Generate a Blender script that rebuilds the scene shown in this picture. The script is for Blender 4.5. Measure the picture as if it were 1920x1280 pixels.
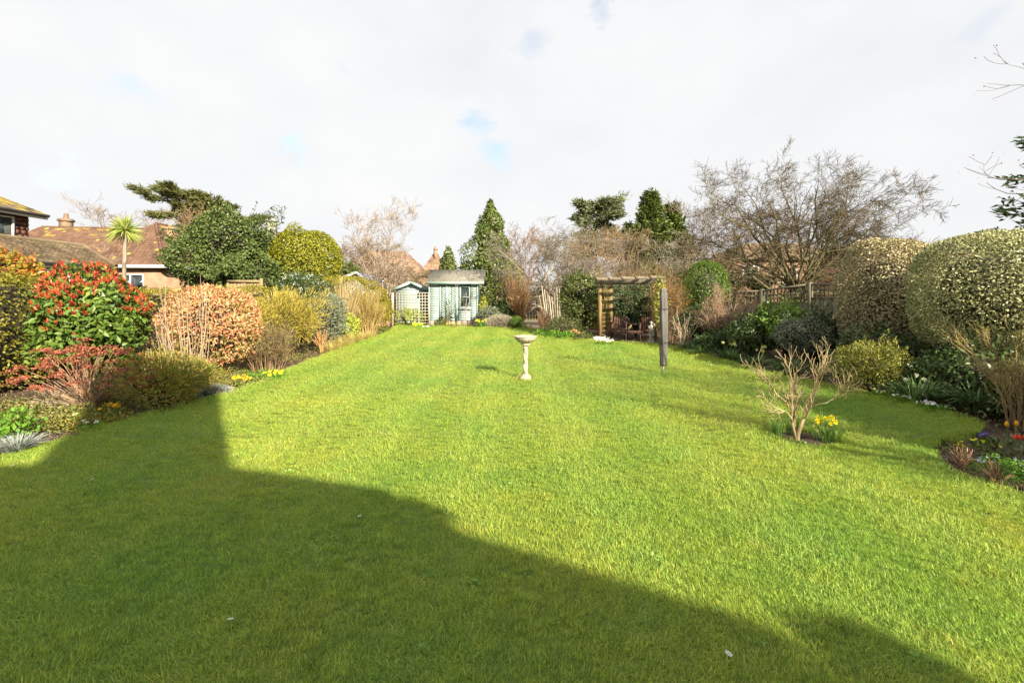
import bpy, bmesh, math
import numpy as np
from mathutils import Vector, Matrix
from mathutils.geometry import delaunay_2d_cdt

for o in list(bpy.data.objects):
    bpy.data.objects.remove(o)
SC = bpy.context.scene
COL = SC.collection
R = math.radians
rng = np.random.default_rng(11)

# ------------------------------------------------------------------ camera
F, H, CX, HY = 865.0, 1.55, 960.0, 555.0      # focal length in photo pixels, eye height, horizon row
cam_d = bpy.data.cameras.new('camera')
cam_d.sensor_width = 36.0
cam_d.lens = 36.0 * F / 1920.0
cam_d.shift_y = -(640.0 - HY) / 1920.0
cam_d.clip_start = 0.05
cam_d.clip_end = 3000.0
cam = bpy.data.objects.new('camera', cam_d)
COL.objects.link(cam)
cam.location = (0, 0, H)
cam.rotation_euler = (R(90), 0, 0)
SC.camera = cam

# ------------------------------------------------------------------ sun, sky, exposure
SUN_AZ, SUN_EL = 34.0, 28.0
sv = Vector((math.sin(R(SUN_AZ)) * math.cos(R(SUN_EL)), -math.cos(R(SUN_AZ)) * math.cos(R(SUN_EL)), math.sin(R(SUN_EL))))
sl = bpy.data.lights.new('sun', 'SUN')
sl.energy = 3.9
sl.angle = R(0.55)
sl.color = (1.0, 0.89, 0.70)
sun = bpy.data.objects.new('sun', sl)
COL.objects.link(sun)
sun.rotation_euler = sv.to_track_quat('Z', 'Y').to_euler()
sun.location = (20, -30, 30)

world = bpy.data.worlds.new('World')
SC.world = world
world.use_nodes = True
wt = world.node_tree
wt.nodes.clear()
def wn(t, **k):
    n = wt.nodes.new(t)
    for a, b in k.items():
        setattr(n, a, b)
    return n
w_out = wn('ShaderNodeOutputWorld')
w_bg = wn('ShaderNodeBackground')
w_bg.inputs['Strength'].default_value = 0.06
wt.links.new(w_bg.outputs[0], w_out.inputs[0])
sky = wn('ShaderNodeTexSky', sky_type='NISHITA')
sky.sun_disc = False
sky.sun_elevation = R(SUN_EL)
sky.sun_rotation = R(180 - SUN_AZ)
sky.air_density = 1.0
sky.dust_density = 0.4
sky.ozone_density = 1.5
tc = wn('ShaderNodeTexCoord')
def wmath(op, a, b=None, c=None):
    n = wn('ShaderNodeMath', operation=op)
    for i, v in enumerate((a, b, c)):
        if v is None: continue
        if isinstance(v, (int, float)): n.inputs[i].default_value = v
        else: wt.links.new(v, n.inputs[i])
    return n.outputs[0]
def wnoise(scale, detail, zs, off=0.0, dist=0.0):
    m = wn('ShaderNodeMapping')
    m.inputs['Scale'].default_value = (1, 1, zs)
    m.inputs['Location'].default_value = (off, off * .7, off * 1.3)
    wt.links.new(tc.outputs['Generated'], m.inputs['Vector'])
    n = wn('ShaderNodeTexNoise')
    n.inputs['Scale'].default_value = scale
    n.inputs['Detail'].default_value = detail
    n.inputs['Roughness'].default_value = 0.55
    n.inputs['Distortion'].default_value = dist
    wt.links.new(m.outputs[0], n.inputs['Vector'])
    return n.outputs['Fac']
n_a = wnoise(4.5, 7, 1.8, 3.1)
n_b = wnoise(1.6, 5, 1.6, 7.7)
n_h = wnoise(11, 6, 1.7, 1.3)
hole = None
for (px, py, rad, amt) in ((545, 264, .052, 1.0), (890, 246, .05, .9), (930, 288, .045, .7), (1118, 8, .055, .65), (998, 92, .035, .35), (245, 155, .045, .4), (1850, 42, .03, .25), (120, 330, .05, .3), (640, 130, .03, .25),
                           (420, -700, .2, 1.0), (-900, -300, .2, .9), (1500, -1500, .3, .9)):
    d = Vector((px - CX, F, HY - py)).normalized()
    vm = wn('ShaderNodeVectorMath', operation='DISTANCE')
    wt.links.new(tc.outputs['Generated'], vm.inputs[0])
    vm.inputs[1].default_value = d
    # distance + noise, clouds close in beyond rad
    dn = wmath('MULTIPLY_ADD', n_h, rad * 4.2, vm.outputs['Value'])
    s = wmath('SUBTRACT', rad * 2.75, dn)
    s = wmath('MULTIPLY', s, amt * 1.0 / rad)
    s = wmath('MAXIMUM', s, 0.0)
    hole = s if hole is None else wmath('MAXIMUM', hole, s)
hole = wmath('MINIMUM', hole, 1.0)
cr = wn('ShaderNodeValToRGB')
cr.color_ramp.elements[0].position = 0.36
cr.color_ramp.elements[0].color = (4.50, 4.62, 4.76, 1)
cr.color_ramp.elements[1].position = 0.62
cr.color_ramp.elements[1].color = (5.08, 5.09, 5.10, 1)
mixn = wmath('MULTIPLY_ADD', n_a, 0.4, wmath('MULTIPLY', n_b, 0.6))
wt.links.new(mixn, cr.inputs[0])
mx = wn('ShaderNodeMix', data_type='RGBA')
wt.links.new(wmath('MULTIPLY', hole, 0.75), mx.inputs[0])
wt.links.new(cr.outputs[0], mx.inputs[6])
sk2 = wn('ShaderNodeVectorMath', operation='SCALE')
sk2.inputs['Scale'].default_value = 1.45
wt.links.new(sky.outputs[0], sk2.inputs[0])
wt.links.new(sk2.outputs[0], mx.inputs[7])
wt.links.new(mx.outputs[2], w_bg.inputs['Color'])

SC.view_settings.view_transform = 'Standard'
SC.view_settings.look = 'None'
SC.view_settings.gamma = 1.0
SC.view_settings.use_curve_mapping = False
SC.view_settings.exposure = 1.68
SC.render.engine = 'CYCLES'
SC.cycles.max_bounces = 6
SC.cycles.transparent_max_bounces = 6

# ------------------------------------------------------------------ helpers
def P(px, py, Y):
    """the point at depth Y seen at photo pixel (px, py)"""
    return np.array(((px - CX) / F * Y, Y, H - (py - HY) / F * Y))
def G(px, py):
    """the lawn point seen at photo pixel (px, py)"""
    Y = F * H / (py - HY)
    return np.array(((px - CX) / F * Y, Y, 0.0))
def unit(a):
    return a / np.maximum(np.linalg.norm(a, axis=-1, keepdims=True), 1e-9)
def rnd(n):
    return unit(rng.normal(size=(n, 3)))

class MB:
    """collects vertices and faces for one mesh"""
    def __init__(s):
        s.v, s.f, s.m, s.n = [], [], [], 0
    def add(s, V, Fa, mi=0):
        V = np.asarray(V, float).reshape(-1, 3)
        if isinstance(Fa, (list, tuple)) and len(Fa) and not np.isscalar(Fa[0]) and len({len(q) for q in Fa}) > 1:
            for k in sorted({len(q) for q in Fa}):
                a = np.array([q for q in Fa if len(q) == k], int)
                s.f.append(a + s.n); s.m.append(np.full(len(a), mi))
        else:
            a = np.asarray(Fa, int)
            s.f.append(a + s.n); s.m.append(np.full(len(a), mi))
        s.v.append(V); s.n += len(V)
        return s
    def box(s, c, size, M=None, mi=0):
        sx, sy, sz = (q / 2 for q in size)
        V = np.array([(x, y, z) for z in (-sz, sz) for y in (-sy, sy) for x in (-sx, sx)], float)
        if M is not None:
            V = V @ np.array(M.to_3x3()).T
        V = V + np.asarray(c, float)
        return s.add(V, [(0, 2, 3, 1), (4, 5, 7, 6), (0, 1, 5, 4), (2, 6, 7, 3), (0, 4, 6, 2), (1, 3, 7, 5)], mi)
    def bar(s, a, b, w, d, mi=0, up=(0, 0, 1)):
        a = np.asarray(a, float); b = np.asarray(b, float)
        t = b - a; L = np.linalg.norm(t); t = t / L
        u = np.asarray(up, float)
        if abs(t @ u) > .97: u = np.array((0., 1., 0.))
        sd = np.cross(t, u); sd /= np.linalg.norm(sd)
        n = np.cross(sd, t)
        V = [a + x * sd * w / 2 + z * n * d / 2 + y * t * L for y in (0, 1) for z in (-1, 1) for x in (-1, 1)]
        return s.add(V, [(0, 1, 3, 2), (4, 6, 7, 5), (0, 4, 5, 1), (2, 3, 7, 6), (0, 2, 6, 4), (1, 5, 7, 3)], mi)
    def prism(s, pts, vec, mi=0):
        pts = np.asarray(pts, float); n = len(pts)
        V = np.vstack([pts, pts + np.asarray(vec, float)])
        f = [tuple(range(n))[::-1], tuple(range(n, 2 * n))] + [(i, (i + 1) % n, n + (i + 1) % n, n + i) for i in range(n)]
        return s.add(V, f, mi)
    def lathe(s, prof, n=24, c=(0, 0, 0), mi=0, fn=None):
        a = np.arange(n) * 2 * np.pi / n
        V = []
        for r, z in prof:
            rr = np.full(n, r) if fn is None else fn(a, r, z)
            V.append(np.stack([rr * np.cos(a), rr * np.sin(a), np.full(n, z)], 1))
        V = np.vstack(V) + np.asarray(c, float)
        f = []
        for k in range(len(prof) - 1):
            for i in range(n):
                j = (i + 1) % n
                f.append((k * n + i, k * n + j, (k + 1) * n + j, (k + 1) * n + i))
        f.append(tuple(range(n))[::-1]); f.append(tuple(range((len(prof) - 1) * n, len(prof) * n)))
        return s.add(V, f, mi)
    def mesh(s, name, mats, smooth=False):
        me = bpy.data.meshes.new(name)
        V = np.vstack(s.v)
        me.vertices.add(len(V)); me.vertices.foreach_set('co', V.ravel())
        li = np.concatenate([a.ravel() for a in s.f])
        tot = np.concatenate([np.full(len(a), a.shape[1]) for a in s.f])
        st = np.concatenate([[0], np.cumsum(tot)[:-1]])
        me.loops.add(len(li)); me.loops.foreach_set('vertex_index', li)
        me.polygons.add(len(tot)); me.polygons.foreach_set('loop_start', st)
        me.polygons.foreach_set('loop_total', tot)
        me.polygons.foreach_set('material_index', np.concatenate(s.m))
        if smooth:
            me.polygons.foreach_set('use_smooth', np.ones(len(tot), bool))
        for m in (mats if isinstance(mats, (list, tuple)) else [mats]):
            me.materials.append(m)
        me.update(calc_edges=True)
        return me
    def build(s, name, mats, parent=None, smooth=False, loc=None):
        return link(name, s.mesh(name, mats, smooth), parent, loc)

def link(name, me, parent=None, loc=None):
    o = bpy.data.objects.new(name, me)
    COL.objects.link(o)
    if parent is not None: o.parent = parent
    if loc is not None: o.location = loc
    return o
def tag(o, label, cat, group=None, kind=None):
    o['label'] = label; o['category'] = cat
    if group: o['group'] = group
    if kind: o['kind'] = kind
    return o
def thing(name, label, cat, loc, group=None, rz=0.0):
    o = bpy.data.objects.new(name, None)
    COL.objects.link(o)
    o.location = [float(q) for q in loc]; o.rotation_euler = (0, 0, rz); o.empty_display_size = .2
    return tag(o, label, cat, group)
def struct(o):
    o['kind'] = 'structure'; return o

# ------------------------------------------------------------------ materials
def nmat(name):
    m = bpy.data.materials.new(name); m.use_nodes = True
    nt = m.node_tree; nt.nodes.clear()
    out = nt.nodes.new('ShaderNodeOutputMaterial')
    return m, nt, out
def ramp(nt, fac, stops):
    r = nt.nodes.new('ShaderNodeValToRGB')
    e = r.color_ramp.elements
    while len(e) < len(stops): e.new(0.5)
    for i, (p, c) in enumerate(stops):
        e[i].position = p; e[i].color = (*c, 1)
    nt.links.new(fac, r.inputs[0])
    return r.outputs[0]
def noise(nt, scale, detail=4, coord='Object', sc=(1, 1, 1), rough=.55):
    t = nt.nodes.new('ShaderNodeTexCoord')
    mp = nt.nodes.new('ShaderNodeMapping'); mp.inputs['Scale'].default_value = sc
    if coord == 'World':
        g = nt.nodes.new('ShaderNodeNewGeometry'); nt.links.new(g.outputs['Position'], mp.inputs['Vector'])
    else:
        nt.links.new(t.outputs[coord], mp.inputs['Vector'])
    n = nt.nodes.new('ShaderNodeTexNoise')
    n.inputs['Scale'].default_value = scale; n.inputs['Detail'].default_value = detail
    n.inputs['Roughness'].default_value = rough
    nt.links.new(mp.outputs[0], n.inputs['Vector'])
    return n.outputs['Fac']
def mixc(nt, fac, a, b, mode='MIX'):
    m = nt.nodes.new('ShaderNodeMix'); m.data_type = 'RGBA'; m.blend_type = mode
    for k, v in ((0, fac), (6, a), (7, b)):
        if isinstance(v, (int, float)): m.inputs[k].default_value = v
        elif isinstance(v, tuple): m.inputs[k].default_value = (*v, 1)
        else: nt.links.new(v, m.inputs[k])
    return m.outputs[2]
def stops(cols):
    n = len(cols)
    return [(i / max(1, n - 1) * .9 + .05, c) for i, c in enumerate(cols)]
def leafmat(name, cols, rough=.5, trans=.3, patch=1.2, spec=.35, pm=.35, pc=None):
    """leaf colours picked per leaf, with slow patches of a second tone"""
    m, nt, out = nmat(name)
    cols = [tuple(min(.8, q * 1.32) for q in c_) for c_ in cols]
    g = nt.nodes.new('ShaderNodeNewGeometry')
    c = ramp(nt, g.outputs['Random Per Island'], stops(cols))
    nz = noise(nt, patch, 3)
    pn = ramp(nt, nz, [(.40, (0, 0, 0)), (.62, (1, 1, 1))])
    if pc is None:
        hs = nt.nodes.new('ShaderNodeHueSaturation'); hs.inputs['Hue'].default_value = .485; hs.inputs['Value'].default_value = 1.35
        nt.links.new(c, hs.inputs['Color']); alt = hs.outputs[0]
    else: alt = pc
    mm = nt.nodes.new('ShaderNodeMath'); mm.operation = 'MULTIPLY'; mm.inputs[1].default_value = pm
    nt.links.new(pn, mm.inputs[0])
    c = mixc(nt, mm.outputs[0], c, alt)
    b = nt.nodes.new('ShaderNodeBsdfPrincipled')
    b.inputs['Roughness'].default_value = rough; b.inputs['Specular IOR Level'].default_value = spec
    nt.links.new(c, b.inputs['Base Color'])
    t = nt.nodes.new('ShaderNodeBsdfTranslucent')
    nt.links.new(mixc(nt, .5, c, (1.0, .9, .25), 'MULTIPLY'), t.inputs['Color'])
    mxs = nt.nodes.new('ShaderNodeMixShader'); mxs.inputs[0].default_value = trans
    nt.links.new(b.outputs[0], mxs.inputs[1]); nt.links.new(t.outputs[0], mxs.inputs[2])
    nt.links.new(mxs.outputs[0], out.inputs[0])
    return m
def surf(name, cols, scale=3, detail=5, rough=.8, sc=(1, 1, 1), bump=0.0, bscale=None, spec=.3, lo=.3, hi=.7, coord='Object', fine=None, metal=0.0, island=0.0):
    m, nt, out = nmat(name)
    nz = noise(nt, scale, detail, coord, sc)
    n = len(cols)
    c = ramp(nt, nz, [(lo + (hi - lo) * i / max(1, n - 1), q) for i, q in enumerate(cols)])
    if island:
        g = nt.nodes.new('ShaderNodeNewGeometry')
        v = ramp(nt, g.outputs['Random Per Island'], [(0, (1 - island,) * 3), (1, (1 + island,) * 3)])
        oi = nt.nodes.new('ShaderNodeObjectInfo')
        v2 = ramp(nt, oi.outputs['Random'], [(0, (1 - island * .7,) * 3), (1, (1 + island * .7,) * 3)])
        c = mixc(nt, 1.0, mixc(nt, 1.0, c, v, 'MULTIPLY'), v2, 'MULTIPLY')
    if fine:
        c = mixc(nt, ramp(nt, noise(nt, fine[0], 3, coord), [(fine[2], (0, 0, 0)), (fine[3], (1, 1, 1))]), c, fine[1])
    b = nt.nodes.new('ShaderNodeBsdfPrincipled')
    b.inputs['Roughness'].default_value = rough; b.inputs['Specular IOR Level'].default_value = spec
    b.inputs['Metallic'].default_value = metal
    nt.links.new(c, b.inputs['Base Color'])
    if bump:
        bn = nt.nodes.new('ShaderNodeBump'); bn.inputs['Strength'].default_value = bump; bn.inputs['Distance'].default_value = .03
        nt.links.new(noise(nt, bscale or scale * 4, 6, coord, sc), bn.inputs['Height'])
        nt.links.new(bn.outputs[0], b.inputs['Normal'])
    nt.links.new(b.outputs[0], out.inputs[0])
    return m
M = {}
# bark and stems
M['bark'] = surf('bark', [(.10, .075, .05), (.2, .16, .11), (.3, .26, .2)], 9, sc=(1, 1, .3), bump=.6)
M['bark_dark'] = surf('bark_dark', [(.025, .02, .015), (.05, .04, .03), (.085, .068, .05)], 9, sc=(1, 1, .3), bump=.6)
M['bark_moss'] = surf('bark_moss', [(.05, .045, .022), (.12, .11, .05), (.2, .18, .09)], 5, sc=(1, 1, .5), bump=.6)
M['bark_pale'] = surf('bark_pale', [(.18, .14, .10), (.3, .245, .19), (.4, .34, .28)], 5, sc=(1, 1, .5), bump=.4)
M['twig_brown'] = surf('twig_brown', [(.15, .095, .055), (.25, .165, .09), (.32, .22, .13)], 2, island=.4)
M['twig_gold'] = surf('twig_gold', [(.24, .16, .06), (.36, .26, .10), (.45, .34, .15)], 2, island=.4)
M['twig_olive'] = surf('twig_olive', [(.10, .085, .045), (.16, .135, .07), (.22, .185, .10)], 1.5, island=.4)
M['twig_grey'] = surf('twig_grey', [(.16, .135, .105), (.25, .215, .17), (.33, .29, .23)], 1.5, island=.35)
M['twig_pink'] = surf('twig_pink', [(.2, .15, .11), (.3, .235, .175), (.38, .31, .24)], 1.5, island=.35)
M['twig_purple'] = surf('twig_purple', [(.17, .13, .105), (.245, .19, .155), (.32, .255, .21)], 1.5, island=.35)
M['twig_orange'] = surf('twig_orange', [(.26, .135, .055), (.4, .22, .09), (.46, .3, .14)], 1.2, island=.45)
M['twig_red'] = surf('twig_red', [(.2, .11, .065), (.3, .175, .1), (.38, .26, .15)], 1.2, island=.45)
M['cane'] = surf('cane', [(.24, .175, .115), (.34, .26, .18), (.44, .35, .25)], 6, sc=(1, 1, .4), island=.25)
M['tan_branch'] = surf('tan_branch', [(.28, .2, .105), (.42, .325, .17), (.52, .42, .25)], 7, island=.2)
M['twig_thorn'] = surf('twig_thorn', [(.085, .06, .032), (.14, .104, .056), (.2, .152, .085)], 1.5, island=.4)
M['straw'] = leafmat('straw', [(.25, .185, .085), (.35, .27, .13), (.42, .34, .19)], .7, .25)
M['stipa'] = leafmat('stipa', [(.32, .26, .07), (.46, .36, .12), (.3, .3, .07), (.5, .42, .22)], .7, .3)
# leaves
M['photinia'] = leafmat('photinia', [(.04, .08, .012), (.06, .115, .017), (.095, .155, .025), (.15, .2, .03)], .42, .22, 2, .45)
M['photinia_red'] = leafmat('photinia_red', [(.2, .022, .018), (.36, .045, .03), (.4, .1, .035), (.36, .17, .035), (.3, .06, .03)], .3, .3, 2, .5)
M['orange_leaf'] = leafmat('orange_leaf', [(.38, .1, .02), (.42, .2, .03), (.24, .22, .03), (.15, .18, .03)], .4, .3, 2)
M['pieris'] = leafmat('pieris', [(.5, .16, .08), (.58, .24, .125), (.54, .32, .16), (.36, .27, .1), (.6, .32, .2)], .4, .3, 3, .4)
M['pieris_low'] = leafmat('pieris_low', [(.2, .2, .06), (.42, .36, .14), (.52, .3, .15), (.14, .16, .045)], .4, .25, 3, .4)
M['hedge_gold'] = leafmat('hedge_gold', [(.15, .14, .013), (.22, .2, .018), (.3, .26, .025), (.12, .13, .015)], .5, .3, 1.2)
M['hedge_green'] = leafmat('hedge_green', [(.1, .11, .013), (.16, .16, .018), (.22, .2, .025), (.07, .09, .012)], .5, .3, 1.2)
M['laurel_dark'] = leafmat('laurel_dark', [(.035, .06, .014), (.055, .085, .02), (.085, .12, .03), (.12, .16, .05)], .5, .15, .6, .3)
M['euonymus_yellow'] = leafmat('euonymus_yellow', [(.12, .14, .012), (.2, .22, .018), (.3, .29, .03), (.1, .12, .015)], .4, .3, .8)
M['conifer'] = leafmat('conifer', [(.05, .075, .016), (.075, .105, .022), (.11, .14, .032)], .6, .15, .35)
M['conifer_dark'] = leafmat('conifer_dark', [(.03, .058, .02), (.05, .085, .03), (.075, .115, .04)], .6, .12, .3)
M['conifer_far'] = leafmat('conifer_far', [(.075, .095, .045), (.105, .125, .06), (.14, .155, .075)], .6, .12, .2)
M['cypress_flat'] = leafmat('cypress_flat', [(.048, .06, .018), (.082, .09, .025), (.125, .125, .038)], .6, .15, .2)
M['ivy'] = leafmat('ivy', [(.045, .075, .014), (.075, .11, .02), (.11, .15, .028), (.15, .18, .04)], .4, .2, .5, .4)
M['evergreen_dull'] = leafmat('evergreen_dull', [(.05, .07, .018), (.08, .1, .025), (.12, .14, .04)], .45, .2, 1)
M['evergreen_dark'] = leafmat('evergreen_dark', [(.03, .056, .016), (.046, .08, .022), (.075, .11, .03)], .4, .15, 1)
M['aucuba'] = leafmat('aucuba', [(.08, .15, .025), (.13, .22, .035), (.2, .29, .05)], .35, .3, 2)
M['grey_leaf'] = leafmat('grey_leaf', [(.1, .12, .08), (.15, .17, .11), (.2, .22, .15)], .6, .15, 2)
M['silver'] = leafmat('silver', [(.15, .17, .155), (.21, .235, .215), (.28, .3, .27)], .7, .1, 2)
M['topiary_pale'] = leafmat('topiary_pale', [(.16, .145, .08), (.28, .245, .13), (.36, .31, .165), (.21, .19, .1), (.44, .385, .22)], .5, .1, 1.5, .4)
M['topiary_green'] = leafmat('topiary_green', [(.14, .16, .07), (.22, .24, .105), (.34, .335, .155), (.18, .2, .085), (.43, .41, .21)], .5, .1, 1.5, .4)
M['box'] = leafmat('box', [(.05, .1, .014), (.08, .15, .02), (.12, .2, .03)], .45, .25, 1)
M['lime'] = leafmat('lime', [(.3, .34, .05), (.42, .44, .08), (.2, .26, .04)], .45, .3, 2)
M['broom'] = leafmat('broom', [(.26, .2, .03), (.34, .28, .045), (.2, .18, .03), (.38, .32, .075)], .6, .3, 1.5)
M['green_gold'] = leafmat('green_gold', [(.1, .15, .02), (.17, .2, .03), (.27, .23, .04), (.32, .2, .04)], .55, .3, 3)
M['fresh'] = leafmat('fresh', [(.07, .17, .02), (.11, .24, .025), (.17, .3, .045)], .45, .35, 3)
M['herb'] = leafmat('herb', [(.08, .12, .025), (.14, .17, .035), (.2, .17, .05), (.24, .2, .09)], .6, .25, 2)
M['azalea'] = leafmat('azalea', [(.12, .14, .025), (.22, .23, .045), (.32, .31, .075)], .45, .3, 3)
M['strap'] = leafmat('strap', [(.045, .085, .028), (.07, .12, .04), (.1, .155, .055)], .4, .2, 2)
M['daff_leaf'] = leafmat('daff_leaf', [(.07, .15, .035), (.1, .2, .045), (.14, .25, .06)], .4, .3, 4)
M['cordyline'] = leafmat('cordyline', [(.12, .2, .035), (.2, .28, .05), (.32, .36, .1), (.42, .37, .15)], .5, .25, 2)
M['litter'] = leafmat('litter', [(.1, .06, .03), (.2, .12, .06), (.3, .2, .11), (.13, .1, .05)], .8, .1, 2)
M['rust_head'] = leafmat('rust_head', [(.14, .04, .022), (.24, .075, .04), (.3, .11, .06)], .8, .1, 4)
M['lavender'] = leafmat('lavender', [(.22, .19, .15), (.3, .26, .2), (.2, .2, .12), (.36, .3, .25)], .7, .15, 3)
# flowers
def flat(name, c, rough=.55, trans=.25):
    return leafmat(name, [tuple(q * .85 for q in c), c, tuple(min(.9, q * 1.1) for q in c)], rough, trans, 4, .3, .15)
M['f_yellow'] = flat('petal_yellow', (.78, .6, .02)); M['f_pale'] = flat('petal_pale_yellow', (.75, .72, .32))
M['f_orange'] = flat('petal_orange', (.8, .33, .01)); M['f_white'] = flat('petal_white', (.8, .8, .74))
M['f_pink'] = flat('petal_pink', (.55, .25, .28)); M['f_blue'] = flat('petal_blue', (.25, .3, .62)); M['f_violet'] = flat('petal_violet', (.07, .05, .35))
M['f_red'] = flat('petal_red', (.62, .06, .02)); M['f_trumpet'] = flat('trumpet_orange', (.8, .42, .01))
# built things
M['timber'] = surf('timber', [(.14, .095, .037), (.23, .16, .066), (.31, .225, .105)], 3, sc=(6, 6, .6), bump=.3, island=.15)
M['timber_grey'] = surf('timber_grey', [(.1, .08, .055), (.16, .13, .095), (.22, .185, .14)], 3, sc=(6, 6, .6), bump=.3, island=.2)
M['timber_tan'] = surf('timber_tan', [(.19, .14, .065), (.26, .195, .1), (.31, .24, .135)], 3, sc=(5, 5, .6), bump=.2, island=.2)
M['timber_red'] = surf('timber_red', [(.07, .035, .024), (.12, .065, .045), (.16, .095, .065)], 3, sc=(5, 5, .6), bump=.2, island=.2)
M['fence'] = surf('fence_wood', [(.085, .085, .045), (.15, .145, .085), (.22, .2, .13)], 2.5, sc=(5, 5, .5), bump=.3, island=.3)
M['fence_cap'] = surf('fence_cap_wood', [(.16, .14, .09), (.24, .2, .14)], 3, sc=(2, 2, 5), bump=.2)
M['teal'] = surf('teal_paint', [(.25, .335, .32), (.30, .39, .37), (.345, .435, .41)], 2.5, sc=(1, 1, 2.5), bump=.15, rough=.6, island=.09, fine=(9, (.17, .22, .19), .66, .82))
M['teal_line'] = surf('teal_paint_frame', [(.31, .415, .39), (.37, .475, .45)], 3, rough=.6)
M['teal_dark'] = surf('teal_gap', [(.13, .18, .17), (.17, .23, .215)], 3)
M['felt'] = surf('roof_felt', [(.14, .132, .11), (.2, .19, .155), (.25, .235, .19)], 2, sc=(4, 1, 1), bump=.4, bscale=40, rough=.95)
M['trellis'] = surf('trellis_wood', [(.36, .325, .26), (.46, .42, .345)], 4, island=.15)
M['tile'] = surf('clay_tile', [(.095, .054, .036), (.14, .081, .054), (.18, .108, .07)], .9, sc=(1, 1, 1), rough=.9, island=.2, fine=(1.1, (.17, .13, .05), .64, .82))
M['tile_lichen'] = surf('clay_tile_lichen', [(.2, .14, .05), (.3, .225, .05), (.36, .28, .07)], 1.6, rough=.9, island=.3)
M['tile_brown'] = surf('brown_tile', [(.1, .072, .046), (.155, .115, .07), (.21, .165, .1)], 1.2, rough=.9, island=.35)
M['tile_hung'] = surf('hung_tile', [(.11, .05, .036), (.16, .075, .053), (.2, .1, .075)], 2, rough=.9, island=.25)
M['tile_red'] = surf('red_tile', [(.19, .11, .077), (.25, .155, .11), (.3, .2, .145)], .8, rough=.9, island=.3, fine=(.5, (.24, .19, .08), .6, .75))
M['brick'] = surf('brick_wall', [(.23, .13, .085), (.3, .18, .115), (.36, .24, .155)], 1.5, rough=.9, bump=.3)
M['brick_pale'] = surf('pale_brick', [(.19, .13, .08), (.25, .18, .12)], 2, rough=.9)
M['white'] = surf('white_paint', [(.5, .5, .48), (.6, .6, .58)], 2, rough=.5)
M['black'] = surf('black_gutter', [(.025, .025, .025), (.04, .04, .04)], 2, rough=.5)
M['stone'] = surf('cast_stone', [(.3, .25, .175), (.43, .37, .28), (.5, .44, .34)], 9, rough=.9, bump=.4, bscale=60, fine=(11, (.2, .155, .085), .55, .72))
M['stone_grey'] = surf('weathered_stone', [(.22, .21, .17), (.33, .315, .265), (.4, .385, .33)], 9, rough=.9, bump=.4, bscale=50)
M['concrete'] = surf('concrete', [(.25, .21, .17), (.36, .31, .25)], 5, rough=.95, bump=.3)
M['cover'] = surf('grey_fabric', [(.075, .07, .068), (.115, .108, .1), (.15, .14, .13)], 5, sc=(1, 1, .4), bump=.35, bscale=9, rough=.75)
M['steel'] = surf('galvanised_steel', [(.45, .45, .43), (.6, .6, .58)], 8, rough=.4, metal=.6)
M['slate'] = surf('slate', [(.15, .15, .16), (.22, .22, .235)], 3, rough=.8)
M['paving'] = surf('paving', [(.28, .25, .21), (.4, .36, .3)], 3, rough=.9, bump=.2)
M['gravel'] = surf('gravel_mix', [(.2, .155, .1), (.3, .24, .165), (.36, .3, .22)], 60, rough=.95, bump=.6)
M['soil'] = surf('soil', [(.045, .032, .022), (.085, .058, .04), (.14, .1, .07)], 4, 8, rough=.95, bump=1.0, bscale=45, fine=(30, (.2, .15, .1), .62, .72))
M['rough_ground'] = surf('rough_ground', [(.07, .09, .02), (.13, .12, .05), (.18, .15, .08)], .25, 6, rough=.95, bump=.5)
def glassmat():
    m, nt, out = nmat('window_glass')
    b = nt.nodes.new('ShaderNodeBsdfPrincipled')
    b.inputs['Base Color'].default_value = (.03, .04, .045, 1); b.inputs['Roughness'].default_value = .06
    b.inputs['Specular IOR Level'].default_value = .8
    nt.links.new(b.outputs[0], out.inputs[0]); return m
M['glass'] = glassmat()
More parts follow.
